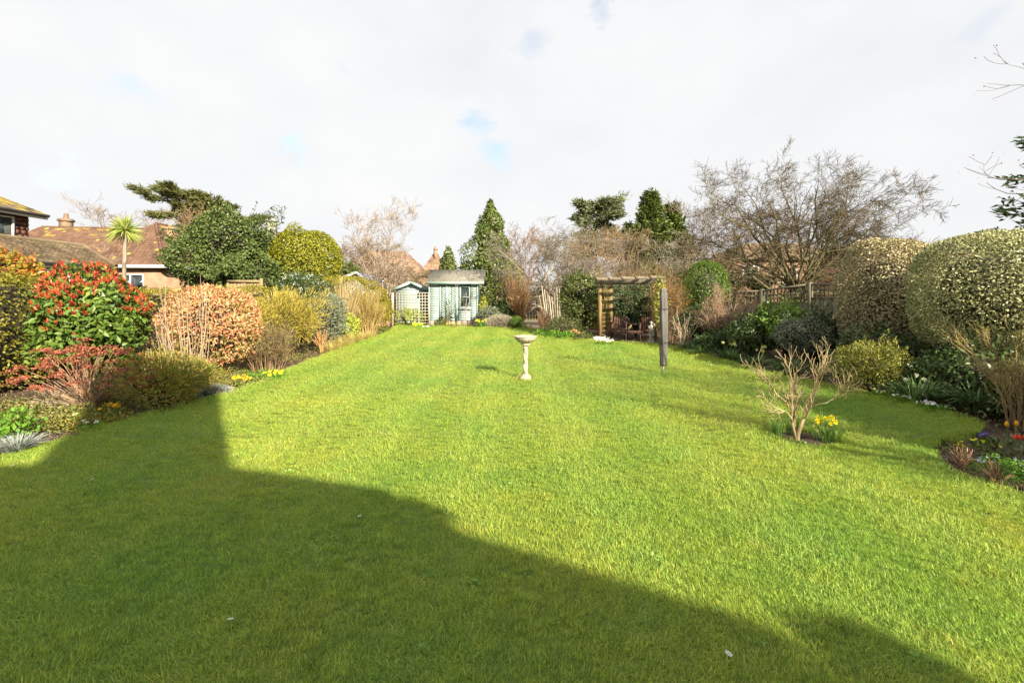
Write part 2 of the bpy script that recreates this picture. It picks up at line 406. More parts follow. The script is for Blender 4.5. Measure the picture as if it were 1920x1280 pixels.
def lawnmat(name, blade):
    m, nt, out = nmat(name)
    big = ramp(nt, noise(nt, .55, 4, 'World'), [(.3, (.262, .445, .072)), (.5, (.362, .488, .08)), (.72, (.455, .515, .09))])
    mid = ramp(nt, noise(nt, 9, 6, 'World'), [(.3, (.78, .84, .82)), (.5, (1, 1, 1)), (.72, (1.2, 1.1, 1.05))])
    c = mixc(nt, 1.0, big, mid, 'MULTIPLY')
    moss = ramp(nt, noise(nt, 1.7, 5, 'World', (1, 1.3, 1)), [(.60, (0, 0, 0)), (.74, (1, 1, 1))])
    mm = nt.nodes.new('ShaderNodeMath'); mm.operation = 'MULTIPLY'; mm.inputs[1].default_value = .4
    nt.links.new(moss, mm.inputs[0])
    c = mixc(nt, mm.outputs[0], c, (.42, .37, .06))
    b = nt.nodes.new('ShaderNodeBsdfPrincipled'); b.inputs['Roughness'].default_value = .5; b.inputs['Specular IOR Level'].default_value = .3
    if blade:
        g = nt.nodes.new('ShaderNodeNewGeometry')
        v = ramp(nt, g.outputs['Random Per Island'], [(0, (.58, .66, .62)), (.45, (.95, .98, .95)), (.92, (1.3, 1.22, 1.15)), (.965, (1.9, 1.25, 2.2)), (1, (2.1, 1.25, 3.0))])
        c = mixc(nt, 1.0, c, v, 'MULTIPLY')
        t = nt.nodes.new('ShaderNodeBsdfTranslucent')
        nt.links.new(mixc(nt, .4, c, (1, .85, .25), 'MULTIPLY'), t.inputs['Color'])
        ms = nt.nodes.new('ShaderNodeMixShader'); ms.inputs[0].default_value = .42
        nt.links.new(b.outputs[0], ms.inputs[1]); nt.links.new(t.outputs[0], ms.inputs[2])
        nt.links.new(ms.outputs[0], out.inputs[0])
    else:
        fine = ramp(nt, noise(nt, 90, 3, 'World'), [(.3, (.2, .23, .2)), (.7, (.55, .56, .5))])  # turf darkened to stand in for shade between the blades
        c = mixc(nt, 1.0, c, fine, 'MULTIPLY')
        bn = nt.nodes.new('ShaderNodeBump'); bn.inputs['Strength'].default_value = .8; bn.inputs['Distance'].default_value = .02
        nt.links.new(noise(nt, 70, 4, 'World'), bn.inputs['Height']); nt.links.new(bn.outputs[0], b.inputs['Normal'])
        nt.links.new(b.outputs[0], out.inputs[0])
    nt.links.new(c, b.inputs['Base Color'])
    return m
M['lawn'] = lawnmat('lawn_turf', False)
M['grass'] = lawnmat('grass_blade', True)

# ------------------------------------------------------------------ plant generators (all vectorised)
def tubes(mb, pts, rad, sides=3, mi=0):
    pts = np.asarray(pts, float); rad = np.asarray(rad, float)
    n, m, _ = pts.shape
    t = np.gradient(pts, axis=1); t = unit(t)
    mean = unit(pts[:, -1] - pts[:, 0])
    ref = np.where(np.abs(mean[:, 2:3]) > .8, np.array([[1., 0, 0]]), np.array([[0, 0, 1.]]))[:, None, :]
    u = unit(np.cross(t, np.broadcast_to(ref, t.shape))); v = np.cross(t, u)
    a = np.arange(sides) * 2 * np.pi / sides
    V = pts[:, :, None, :] + rad[:, :, None, None] * (np.cos(a)[None, None, :, None] * u[:, :, None, :] + np.sin(a)[None, None, :, None] * v[:, :, None, :])
    idx = np.arange(n * m * sides).reshape(n, m, sides)
    nx = np.roll(idx, -1, axis=2)
    f = np.stack([idx[:, :-1], nx[:, :-1], nx[:, 1:], idx[:, 1:]], -1).reshape(-1, 4)
    mb.add(V.reshape(-1, 3), f, mi)
def grow(pp, pr, per, t0, t1, L, ang, up=.1, m=4, rr=.6, tip=.35, wind=(0, 0, 0), gn=.15, taper=.6, spread=None):
    """children along parent polylines: pp (n,m,3), pr (n,m)"""
    n, pm, _ = pp.shape
    N = n * per
    pi = np.repeat(np.arange(n), per)
    t = rng.uniform(t0, t1, N)
    x = t * (pm - 1); i = np.minimum(x.astype(int), pm - 2); fr = (x - i)[:, None]
    p = pp[pi, i] * (1 - fr) + pp[pi, i + 1] * fr
    tan = unit(pp[pi, i + 1] - pp[pi, i])
    r0 = (pr[pi, i] * (1 - fr[:, 0]) + pr[pi, i + 1] * fr[:, 0]) * rr
    q = rnd(N); q = unit(q - (q * tan).sum(1, keepdims=True) * tan)
    a = R(ang) * rng.uniform(.65, 1.3, N)[:, None]
    d = np.cos(a) * tan + np.sin(a) * q
    ln = L * rng.uniform(.6, 1.25, N) * (1 - taper * t)
    W = np.asarray(wind, float)
    pts = np.zeros((N, m, 3)); pts[:, 0] = p
    for k in range(1, m):
        d = unit(d + np.array((0, 0, up)) + W + rng.normal(size=(N, 3)) * gn)
        pts[:, k] = pts[:, k - 1] + d * (ln / (m - 1))[:, None]
    rad = r0[:, None] * np.linspace(1, tip, m)[None]
    return pts, rad
def fit(levels, left, right, height, yr=None, z0=0.0):
    """stretch the whole skeleton so that it spans -left..right and reaches height"""
    A = np.concatenate([l[0].reshape(-1, 3) for l in levels])
    xl, xr = -np.percentile(A[:, 0], .7), np.percentile(A[:, 0], 99.3)
    zt = np.percentile(A[:, 2], 99.5)
    for l in levels:
        p = l[0]
        p[..., 0] = np.where(p[..., 0] < 0, p[..., 0] * left / max(xl, 1e-3), p[..., 0] * right / max(xr, 1e-3))
        p[..., 2] = np.where(p[..., 2] > z0, z0 + (p[..., 2] - z0) * (height - z0) / (zt - z0), p[..., 2])
        if yr: p[..., 1] *= yr / max(1e-3, np.percentile(np.abs(A[:, 1]), 99))
    return levels
def leafquads(mb, p, nrm, L, W, mi=0, droop=.1, alongn=.35, up=.0, fold=.12):
    n = len(p)
    A = unit(rnd(n) * .8 + nrm * alongn + np.array((0, 0, up)))
    N = unit(nrm * .8 + rnd(n) * .7 + np.array((0, 0, .25)))
    S = unit(np.cross(N, A)); N2 = np.cross(A, S)
    l = (L * rng.uniform(.65, 1.25, n))[:, None]; w = (W * rng.uniform(.7, 1.2, n))[:, None]
    v0 = p; v1 = p + A * l * .45 + S * w / 2 + N2 * l * fold; v2 = p + A * l - N2 * l * droop; v3 = p + A * l * .45 - S * w / 2 + N2 * l * fold
    V = np.stack([v0, v1, v2, v3], 1).reshape(-1, 3)
    mb.add(V, np.arange(4 * n).reshape(n, 4), mi)
class Blob:
    """a lumpy closed shape: radius as a function of direction"""
    def __init__(s, radii, lumps=26, amp=.18, size=.25, power=2.0, zmin=-1.0):
        s.r = np.asarray(radii, float); s.c = rnd(lumps); s.a = rng.normal(size=lumps) * amp; s.s = size; s.p = power; s.zmin = zmin
    def rad(s, d):
        k = np.exp((d @ s.c.T - 1) / (s.s ** 2 * .5 + 1e-6)) @ s.a
        hh = np.sqrt((d[:, 0] / s.r[0]) ** 2 + (d[:, 1] / s.r[1]) ** 2)
        b = (hh ** s.p + np.abs(d[:, 2] / s.r[2]) ** s.p) ** (-1 / s.p)
        return b * np.clip(1 + k, .45, 1.6)
    def sample(s, n, depth=.2):
        # spread evenly over the true surface
        q = rng.normal(size=(n * 3, 3)) * s.r; d = unit(q)
        r = s.rad(d)
        d, r = d[d[:, 2] * r > s.zmin * s.r[2]][:n], r[d[:, 2] * r > s.zmin * s.r[2]][:n]
        u = rng.uniform(0, 1, len(d)) ** 1.6
        p = d * (r * (1 - depth * u))[:, None]
        return p, unit(d / s.r ** 1.2)
    def core(s, mb, sc=.8, mi=1, nu=22, nv=13):  # dark closed shell: inner twigs and the shade among them in one colour
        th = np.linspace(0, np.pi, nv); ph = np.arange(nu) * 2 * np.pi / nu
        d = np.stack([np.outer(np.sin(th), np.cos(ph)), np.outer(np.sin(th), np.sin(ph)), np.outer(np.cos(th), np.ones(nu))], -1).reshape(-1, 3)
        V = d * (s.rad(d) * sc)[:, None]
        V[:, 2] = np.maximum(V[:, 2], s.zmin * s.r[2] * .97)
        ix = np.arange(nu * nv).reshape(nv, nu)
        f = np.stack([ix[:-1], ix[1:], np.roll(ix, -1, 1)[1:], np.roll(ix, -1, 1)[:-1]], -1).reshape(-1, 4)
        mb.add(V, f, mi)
def offs(mb, k, off):
    mb.v[k] = mb.v[k] + np.asarray(off)
def stems_to(root, h, r, n=5, rad=.03, mat='bark_dark', name='stem', spread=.5):
    mb = MB()
    a = rng.uniform(0, 2 * np.pi, n)
    m = 4
    pts = np.zeros((n, m, 3)); tt = np.linspace(0, 1, m)
    for k in range(n):
        e = np.array((math.cos(a[k]) * r * spread, math.sin(a[k]) * r * spread, h))
        b = e * np.array((.15, .15, 0))
        pts[k] = b + (e - b) * tt[:, None] ** np.array((1.3, 1.3, 1))
        pts[k, 0, 2] = -.08
    tubes(mb, pts, np.full((n, 1), rad) * np.linspace(1, .5, m)[None], 5)
    return mb.build(name, M[mat], root, True)
def leafy(name, label, cat, base, radii, cz, n, L, W, mat, amp=.18, lumps=26, size=.25, depth=.25, power=2.0, zmin=-1.0, group=None, core=.62, bark='bark_dark', up=0.0, alongn=.35,
          part='foliage', stem='stem', nst=5, droop=.1, extra=None, srad=.035, corem=None, shoots=None):
    root = thing(name, label, cat, base, group)
    n = int(n * (1.6 if core else 1.25))
    b = Blob(radii, lumps, amp * (1.25 if amp >= .14 else 1), size, power, zmin)
    mb = MB()
    p, nr = b.sample(n, depth)
    leafquads(mb, p + np.array((0, 0, cz)), nr, L, W, 0, droop, alongn, up)
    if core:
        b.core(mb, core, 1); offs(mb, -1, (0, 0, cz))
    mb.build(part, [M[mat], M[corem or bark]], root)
    if extra:
        for (pn, n2, L2, W2, m2, filt) in extra:
            p, nr = b.sample(n2 * 4, .06)
            k = filt(p, nr); p, nr = p[k][:n2], nr[k][:n2]
            mb = MB(); leafquads(mb, p + np.array((0, 0, cz)), nr, L2, W2, 0, .1, .5, .3)
            mb.build(pn, M[m2], root)
    if shoots is None: shoots = 70 if amp >= .14 and core and radii[0] < 1.3 else (110 if amp >= .2 and core else 0)
    if shoots:
        p, nr = b.sample(shoots * 2, .08); k = nr[:, 2] > -.5; p, nr = p[k][:shoots], nr[k][:shoots]
        ns, nl = len(p), 11
        d = unit(nr + rng.normal(size=nr.shape) * .45 + (0, 0, .35)); ln = min(radii) * rng.uniform(.12, .42, ns)
        u_ = np.linspace(0, 1, nl)[None, :, None]
        q = p[:, None] + d[:, None] * ln[:, None, None] * u_ + rng.normal(size=(ns, nl, 3)) * L * .25
        mb = MB(); leafquads(mb, q.reshape(-1, 3) + np.array((0, 0, cz)), np.repeat(d, nl, 0), L * .85, W * .85, 0, droop, max(alongn, .6), up)
        line = p[:, None] * (1 - .25 * (1 - np.array([0, .6, 1.0])[None, :, None])) + d[:, None] * ln[:, None, None] * np.array([0, .5, 1.0])[None, :, None] + np.array((0, 0, cz))
        tubes(mb, line, np.full((ns, 3), max(.003, .0003 * float(base[1]))), 3, 1)
        mb.build('shoot', [M[mat], M[bark]], root)
    if stem:
        stems_to(root, cz, radii[0], nst, srad, bark, stem)
    return root, b
def twiggy(name, label, cat, base, h, r, n0, subs, mat, rad=.012, group=None, leaf=None, erect=.55, m=5, stemmat=None, bias=(0, 0, 0), basew=.12, fitbox=None, tipz=None, part='twig', stem='stem'):
    """many stems fanning from the ground, then finer twigs; leaf=(mat, per twig, L, W)"""
    root = thing(name, label, cat, base, group)
    a = rng.uniform(0, 2 * np.pi, n0); q = np.sqrt(rng.uniform(0.02, 1, n0))
    d = np.stack([np.cos(a) * q, np.sin(a) * q, np.full(n0, 0)], 1)
    st = d * r * basew
    hh = h * (1 - .45 * q ** 2) * rng.uniform(.7, 1.0, n0)
    en = d * r * rng.uniform(.8, 1.05, n0)[:, None] + np.stack([np.zeros(n0), np.zeros(n0), hh], 1) + np.asarray(bias)[None] * rng.uniform(.6, 1.2, n0)[:, None]
    tt = np.linspace(0, 1, m)
    pts = st[:, None] + (en - st)[:, None] * np.stack([tt ** (1 + erect), tt ** (1 + erect), tt], 1)[None]
    pts[:, 1:] += rng.normal(size=(n0, m - 1, 3)) * r * .035
    pts[:, 0, 2] = -.06
    rad0 = rad * rng.uniform(.7, 1.2, n0)[:, None] * np.linspace(1, .45, m)[None]
    lv = [(pts, rad0)]
    for s in subs:
        lv.append(grow(lv[-1][0], lv[-1][1], **s))
    if fitbox: fit(lv, *fitbox)
    mb = MB(); tubes(mb, *lv[0], 4); mb.build(stem, M[stemmat or mat], root, True)
    if len(lv) > 1:
        mb = MB()
        for l in lv[1:]: tubes(mb, l[0], l[1], 3)
        mb.build(part, M[mat], root, True)
    if leaf:
        lm, per, L, W = leaf
        pp = lv[-1][0]; k = np.repeat(np.arange(len(pp)), per)
        tt = rng.uniform(.3, 1, len(k)) * (pp.shape[1] - 1); i = np.minimum(tt.astype(int), pp.shape[1] - 2); fr = (tt - i)[:, None]
        p = pp[k, i] * (1 - fr) + pp[k, i + 1] * fr
        mb = MB(); leafquads(mb, p, unit(pp[k, -1] - pp[k, 0]), L, W, 0, .05, .6, .1); mb.build('foliage', M[lm], root)
    return root, lv
def tree(name, label, base, trunks, subs, mt, mc, group=None, fitbox=None, limbs=1, leaf=None, cat='tree', rs=.55, sides=7):
    """trunks: list of polylines (m,3) of equal length with radius r0 or tuples (poly, r)"""
    root = thing(name, label, cat, base, group)
    P0 = np.array([t[0] for t in trunks], float); R0 = np.array([t[1] * rs * np.array([1.0, .82, .6, .36, .12]) if k or len(trunks[0][0]) != 5 else np.linspace(t[1], t[2], 5) * (rs + 1) / 2 if t[2] > .35 * t[1] + .02 else t[1] * rs * np.array([1.0, .8, .6, .38, .14]) for k, t in enumerate(trunks)]) if P0.shape[1] == 5 else np.array([np.linspace(t[1], t[2], P0.shape[1]) * rs for t in trunks])
    lv = [(P0, R0)]
    for s in subs:
        s = dict(s); src = s.pop('src', -1)
        lv.append(grow(lv[src][0], lv[src][1], **s))
    if fitbox: fit(lv, *fitbox)
    mb = MB(); tubes(mb, *lv[0], sides)
    for l in lv[1:1 + limbs]: tubes(mb, l[0], l[1], 5)
    mb.build('trunk', M[mt], root, True)
    fl_ = max(.0022, .00027 * float(base[1]))          # bundles of finest twigs
    mb = MB()
    for l in lv[1 + limbs:]: tubes(mb, l[0], np.maximum(l[1], fl_), 3)
    mb.build('crown', M[mc], root, True)
    if leaf:
        lm, per, L, W, nm = leaf
        pp = lv[-1][0]; k = np.repeat(np.arange(len(pp)), per)
        p = pp[k, -1] + rng.normal(size=(len(k), 3)) * L
        mb = MB(); leafquads(mb, p, unit(pp[k, -1] - pp[k, 0]), L, W, 0, .05, .6, .1); mb.build(nm, M[lm], root)
    return root, lv
def blades(mb, c, n, h, spread, w, droop=.6, rbase=.05, m=5, mi=0):
    a = rng.uniform(0, 2 * np.pi, n); q = rng.uniform(.1, 1, n) ** .8
    d = np.stack([np.cos(a), np.sin(a), np.zeros(n)], 1)
    b = np.asarray(c) + d * (rng.uniform(0, 1, n) * rbase)[:, None]
    hh = h * rng.uniform(.65, 1.1, n)
    t = np.linspace(0, 1, m)
    out = spread * q
    x = out[:, None] * t[None] ** 1.5
    z = hh[:, None] * (t[None] - droop * q[:, None] * t[None] ** 3)
    pts = b[:, None] + d[:, None] * x[..., None]; pts[..., 2] += z
    s = np.stack([-d[:, 1], d[:, 0], np.zeros(n)], 1); s = unit(s + rng.normal(size=(n, 3)) * .3)
    wd = w * rng.uniform(.7, 1.2, n)[:, None] * (np.array([.7, 1, .9, .6, .12]) if m == 5 else np.linspace(1, .12, m))[None]
    V = np.stack([pts - s[:, None] * wd[..., None] / 2, pts + s[:, None] * wd[..., None] / 2], 2)
    ix = np.arange(n * m * 2).reshape(n, m, 2)
    f = np.stack([ix[:, :-1, 0], ix[:, :-1, 1], ix[:, 1:, 1], ix[:, 1:, 0]], -1).reshape(-1, 4)
    mb.add(V.reshape(-1, 3), f, mi)
    return pts[:, -1]
def tuft(name, label, cat, base, n, h, spread, w, mat, droop=.6, rbase=.06, group=None):
    mb = MB(); blades(mb, (0, 0, -.02), n, h, spread, w, droop, rbase)
    return tag(mb.build(name, M[mat], None, False, base), label, cat, group)
def spray_tree(name, label, base, trunk, branches, mat, dens, L, W, thick=.35, tr=.2, group=None):
    """conifer of flat sprays: branches are (start, end) in world space, foliage hangs along each"""
    base = np.asarray(base, float); t = thing(name, label, 'tree', base, group)
    tb = MB(); tk = np.asarray(trunk, float) - base; tubes(tb, tk[None], np.linspace(tr, tr * .25, len(tk))[None], 7)
    lines = []
    for a, b in branches:
        a, b = np.asarray(a, float) - base, np.asarray(b, float) - base
        s = np.linspace(0, 1, 6)[:, None]; ln = np.linalg.norm(b - a)
        lines.append(a + (b - a) * s + np.array((0, 0, 1.)) * (np.sin(s * np.pi) * -.04 * ln + .06 * ln * s ** 3) + rng.normal(size=(6, 3)) * ln * .015)
    bl = np.array(lines); br = np.linspace(.09, .02, 6)[None] * np.ones((len(bl), 1)) * tr / .2
    tubes(tb, bl, br, 5)
    ch = grow(bl, br, 16, .25, 1, np.mean(np.linalg.norm(bl[:, -1] - bl[:, 0], axis=1)) * .34, 42, .03, 4, .6, gn=.1, taper=.45)
    ch[0][..., 2] = ch[0][:, :1, 2] + (ch[0][..., 2] - ch[0][:, :1, 2]) * .45
    tubes(tb, ch[0], ch[1], 3)
    tb.build('trunk', M['bark_dark'], t, True)
    pts, ax = [], []
    for src, n_ in ((bl, dens), (ch[0], dens // 5)):
        k = np.repeat(np.arange(len(src)), n_); m = src.shape[1]
        x = rng.uniform(.15, .999, len(k)) * (m - 1); i = x.astype(int); f = (x - i)[:, None]
        p = src[k, i] * (1 - f) + src[k, i + 1] * f; d = unit(src[k, i + 1] - src[k, i])
        pts.append(p + rng.normal(size=p.shape) * (thick, thick, thick * .45)); ax.append(unit(d * 1.2 + rng.normal(size=p.shape) * (.5, .5, .3)))
    p, a = np.concatenate(pts), np.concatenate(ax)
    mb = MB(); leafquads(mb, p, a, L, W, 0, .1, 2.2, .25); mb.build('crown', M[mat], t)
    return t
# ------------------------------------------------------------------ ground, beds and lawn
def smooth_poly(pts, k=6):
    p = np.asarray(pts, float); n = len(p); out = []
    for i in range(n):
        a, b, c, d = p[i - 1], p[i], p[(i + 1) % n], p[(i + 2) % n]
        for t in np.arange(k) / k:
            out.append(.5 * (2 * b + (c - a) * t + (2 * a - 5 * b + 4 * c - d) * t ** 2 + (3 * b - a - 3 * c + d) * t ** 3))
    return np.array(out)
LAWN = smooth_poly([(-4.9, -2.2), (-4.95, 1.5), (-4.87, 4.39), (-4.72, 5.7), (-4.42, 7.24), (-4.5, 8.6), (-4.6, 10.2), (-4.85, 13.4), (-4.96, 16.5), (-5.25, 20.2), (-5.75, 23.2),
                    (-5.3, 23.6), (-3.6, 23.0), (-1.5, 22.2), (.3, 21.6), (1.35, 20.6), (1.25, 19.0), (.95, 17.6), (1.6, 16.6), (2.73, 15.8), (3.6, 15.0), (4.6, 14.3), (4.82, 12.76), (4.95, 11),
                    (5.13, 9.24), (5.45, 8.0), (5.66, 7.24), (5.75, 6.3), (5.6, 5.6), (5.2, 5.25), (4.55, 5.0), (4.15, 4.62), (3.92, 4.25), (3.85, 3.9), (3.97, 3.5), (4.25, 2.9), (4.5, 1.5), (4.5, -2.2)])
BED_C = np.array((3.2, 5.1)); BED_R = np.array((.40, .34))
aa = np.linspace(0, 2 * np.pi, 40, endpoint=False)
BED = BED_C + np.stack([np.cos(aa) * BED_R[0] * (1 + .06 * np.sin(3 * aa)), np.sin(aa) * BED_R[1]], 1)
def inside(poly, q):
    x, y = q[:, 0], q[:, 1]; r = np.zeros(len(q), bool)
    a = poly; b = np.roll(poly, -1, 0)
    for (x0, y0), (x1, y1) in zip(a, b):
        if y0 == y1: continue
        r ^= ((y0 > y) != (y1 > y)) & (x < (x1 - x0) * (y - y0) / (y1 - y0) + x0)
    return r
def grid_sheet(name, x0, x1, y0, y1, nx, ny, zf, mat):
    X, Y = np.meshgrid(np.linspace(x0, x1, nx), np.linspace(y0, y1, ny))
    Z = zf(X, Y)
    ix = np.arange(nx * ny).reshape(ny, nx)
    f = np.stack([ix[:-1, :-1], ix[:-1, 1:], ix[1:, 1:], ix[1:, :-1]], -1).reshape(-1, 4)
    return struct(MB().add(np.stack([X, Y, Z], -1).reshape(-1, 3), f).build(name, mat, None, True))
grid_sheet('ground', -700, 700, -60, 1500, 40, 40, lambda x, y: np.full_like(x, -.16), M['rough_ground'])
ph = rng.uniform(0, 6.28, 12); fr = rng.normal(size=(12, 2)) * 5
grid_sheet('flower_bed_soil', -13, 13, -1, 30, 210, 250,
           lambda x, y: -.075 + .011 * sum(np.sin(fr[i, 0] * x + fr[i, 1] * y + ph[i]) for i in range(12)) / 2.4 + rng.normal(size=x.shape) * .008, M['soil'])
bm = bmesh.new()
ed = []
for poly in (LAWN, BED):
    vs = [bm.verts.new((x, y, 0)) for x, y in poly]
    ed += [bm.edges.new((vs[i], vs[(i + 1) % len(vs)])) for i in range(len(vs))]
bmesh.ops.triangle_fill(bm, use_beauty=True, use_dissolve=False, edges=ed)
for f in bm.faces:
    if f.normal.z < 0: f.normal_flip()
r = bmesh.ops.extrude_face_region(bm, geom=list(bm.faces))
bmesh.ops.translate(bm, verts=[v for v in r['geom'] if isinstance(v, bmesh.types.BMVert)], vec=(0, 0, 0))
for v in r['geom']:
    pass
top = {v for v in r['geom'] if isinstance(v, bmesh.types.BMVert)}
for v in bm.verts:
    if v not in top: v.co.z = -.12
me = bpy.data.meshes.new('lawn'); bm.to_mesh(me); bm.free(); me.materials.append(M['lawn'])
struct(link('lawn', me))
MB().add([(.85, 21.9, -.02), (2.1, 20.9, -.02), (2.6, 24, -.02), (1.9, 30, -.02), (.6, 30, -.02), (.75, 24, -.02)], [(0, 1, 2, 3, 4, 5)]).build('gravel_path', M['gravel'])
struct(bpy.data.objects['gravel_path'])

# ------------------------------------------------------------------ house at the photographer's back: its shadow lies across the lawn
hs = thing('near_house', 'house with a broad chimney behind the viewer, its shadow falling across the near lawn', 'house', (-3, -5, 0))
def loc(o, root):
    o.location = -Vector(root.location)
    return o
mb = MB()
mb.prism([(-2.2, -3.25, -.1), (-2.2, -3.25, 4.33), (-2.2, -5, 5.75), (-2.2, -8.2, 4.0), (-2.2, -8.2, -.1)], (5.75, 0, 0))
mb.prism([(3.552, -4.85, -.1), (3.552, -4.85, 5.1), (3.552, -5, 5.32), (3.552, -8, 4.0), (3.552, -8, -.1)], (1.42, 0, 0))
mb.prism([(4.98, -4.98, -.1), (4.98, -4.98, 4.95), (5.92, -4.98, 4.42), (5.98, -4.98, 4.0), (6.34, -4.98, 3.9), (6.34, -4.98, -.1)], (0, -3, 0))
loc(mb.build('wall', M['white'], hs), hs)  # unseen walls, cut short and made pale to lift the lawn shade
mb = MB()
for (x0, x1, ye, ze, zr) in ((-2.3, 3.55, -3.05, 4.22, 5.82), (3.553, 5.0, -4.78, 5.1, 5.39)):
    mb.prism([(x0, ye, ze), (x0, -5, zr), (x0, -5, zr + .1), (x0, ye, ze + .1)], (x1 - x0, 0, 0))
    mb.prism([(x0, -8.3, 3.98), (x0, -5, zr), (x0, -5, zr + .1), (x0, -8.3, 4.08)], (x1 - x0, 0, 0))
mb.prism([(4.985, -4.9, 5.0), (5.95, -4.9, 4.46), (5.95, -4.9, 4.56), (4.985, -4.9, 5.1)], (0, -3.1, 0))
rf = loc(mb.build('roof', M['tile'], hs), hs)
mb = MB().box((2.86, -5.15, 6.5), (1.32, .7, 2.6)).box((2.86, -5.15, 7.84), (1.42, .8, .12))
for x in (2.5, 3.2): mb.lathe([(.13, 7.895), (.11, 8.2)], 10, (x, -5.15, 0))
loc(mb.build('chimney', M['brick'], hs), hs)
loc(MB().box((6.44, -5.35, 4.2), (.32, .4, 1.12)).build('flue', M['brick'], hs), hs)
for x, w in ((-1.0, 1.5), (1.6, 2.2)):
    mb = MB().box((x, -3.24, 1.5), (w, .06, 1.5)); wf = loc(mb.build('window', M['white'], hs), hs)
    g = MB()
    for k in (-1, 1): g.box((x + k * w / 4, -3.2, 1.5), (w / 2 - .12, .03, 1.34))
    g.build('pane', M['glass'], wf)

# ------------------------------------------------------------------ roofs with courses of tiles
def tiled(mb, p0, p1, p2, p3, course=.18, tw=.22, mi=0, alt=None, th=.022):
    """p0-p1 the eave, p3-p2 the ridge; every tile is a wedge of its own"""
    p0, p1, p2, p3 = (np.asarray(q, float) for q in (p0, p1, p2, p3))
    n = np.cross(p1 - p0, p3 - p0); n /= np.linalg.norm(n)
    if n[2] < 0: n = -n
    rows = max(2, int(np.linalg.norm((p3 + p2 - p0 - p1) / 2) / course))
    for r in range(rows):
        va, vb = r / rows, (r + 1.12) / rows
        la, lb = p0 + (p3 - p0) * va, p0 + (p3 - p0) * min(vb, 1)
        ra, rb = p1 + (p2 - p1) * va, p1 + (p2 - p1) * min(vb, 1)
        w = np.linalg.norm(ra - la)
        if w < .05: continue
        c = max(1, int(w / tw)); u = np.linspace(0, 1, c + 1)
        if r % 2 and c > 2: u[1:-1] += .5 / c * .98
        gap = .012 / max(w, .1)
        ua, ub = u[:-1, None] + gap, u[1:, None] - gap
        ub = np.minimum(ub, 1)
        jit = rng.uniform(.7, 1.5, (len(ua), 1)) * th
        A, B = la + (ra - la) * ua + n * jit, la + (ra - la) * ub + n * jit
        Cc, D = lb + (rb - lb) * ub + n * .004, lb + (rb - lb) * ua + n * .004
        A0, B0 = A - n * jit, B - n * jit
        V = np.stack([A, B, Cc, D, A0, B0], 1).reshape(-1, 3)
        k = np.arange(len(ua))[:, None] * 6
        m = np.full(len(ua), mi)
        f1 = k + np.array([0, 1, 2, 3]); f2 = k + np.array([4, 5, 1, 0])
        if alt is None:
            mb.add(V, np.vstack([f1, f2]), mi)
        else:
            ch = rng.uniform(size=len(ua)) < alt(va)
            V3 = V.reshape(-1, 6, 3)
            for q, mm in ((~ch, mi), (ch, mi + 1)):
                if q.any():
                    kk = np.arange(q.sum())[:, None] * 6
                    mb.add(V3[q].reshape(-1, 3), np.vstack([kk + np.array([0, 1, 2, 3]), kk + np.array([4, 5, 1, 0])]), mm)
def slab(mb, pts, th=.06, mi=0):
    p = np.asarray(pts, float); n = np.cross(p[1] - p[0], p[2] - p[0]); n /= np.linalg.norm(n)
    if n[2] < 0: n = -n
    mb.prism(p - n * th, n * (th - .002), mi)
def window(root, c, w, h, axis, panes=2, th=.07, rows=1, name='window'):
    """axis 'x': the window faces +-x and is wide along y; 'y': faces -y and is wide along x"""
    c = np.asarray(c, float)
    fr_ = MB(); gl = MB()
    U = np.array((0, 1., 0)) if axis[1] == 'x' else np.array((1., 0, 0))
    s = -1. if axis[0] == '-' else 1.
    Nn = np.array((s, 0, 0)) if axis[1] == 'x' else np.array((0, s, 0))
    def bx(mbb, u, z, wu, hz, d, off):
        sz = np.abs(U) * wu + np.abs(Nn) * d + np.array((0, 0, hz))
        mbb.box(c + U * u + np.array((0, 0, z)) + Nn * off, sz)
    bx(fr_, 0, h / 2 - th / 2, w, th, .09, 0); bx(fr_, 0, -h / 2 + th / 2, w, th, .09, 0)
    for k in range(panes + 1):
        bx(fr_, -w / 2 + th / 2 + k * (w - th) / panes, 0, th, h - 2 * th - .002, .088, 0)
    for k in range(1, rows):
        for q in range(panes):
            bx(fr_, -w / 2 + th / 2 + (q + .5) * (w - th) / panes, -h / 2 + k * h / rows, (w - th) / panes - th - .002, th * .6, .086, 0)
    f = loc(fr_.build(name, M['white'], root), root)
    for q in range(panes):
        g = MB(); bx(g, -w / 2 + th / 2 + (q + .5) * (w - th) / panes, 0, (w - th) / panes - th, h - 2 * th, .02, -.02)
        g.build('pane', M['glass'], f)
    bx_s = MB(); bx(bx_s, 0, -h / 2 - .04, w + .12, .07, .16, .04); bx_s.build('sill', M['white'], f)
    return f

# the tile-hung house at the left edge
th = thing('tile_hung_house', 'tile-hung house with lichen-covered roof and white windows at the far left', 'house', (-22, 16, 0))
mb = MB().box((-22.6, 14.5, 2.55), (5.2, 9.1, 5.3))
loc(mb.build('wall', M['brick'], th), th)
mb = MB()
for r in range(11):
    z = 3.0 + r * .18
    y = 10.1
    while y < 19.05:
        w = rng.uniform(.22, .27)
        mb.prism([(-19.995, y, z + rng.uniform(0, .008)), (-19.955 + rng.uniform(0, .012), y, z), (-19.985, y, z + .2)], (0, min(w - .008, 19.06 - y), 0)); y += w
o = loc(mb.build('hung_tile', M['tile_hung'], th), th); o['kind'] = 'stuff'
mb = MB()
slab(mb, [(-19.55, 9.5, 4.95), (-19.55, 19.45, 4.95), (-22.6, 17.0, 6.6), (-22.6, 12, 6.6)]); slab(mb, [(-19.55, 19.45, 4.95), (-25.6, 19.45, 4.95), (-22.6, 17.0, 6.6)])
tl = loc(mb.build('roof', M['tile_brown'], th), th)
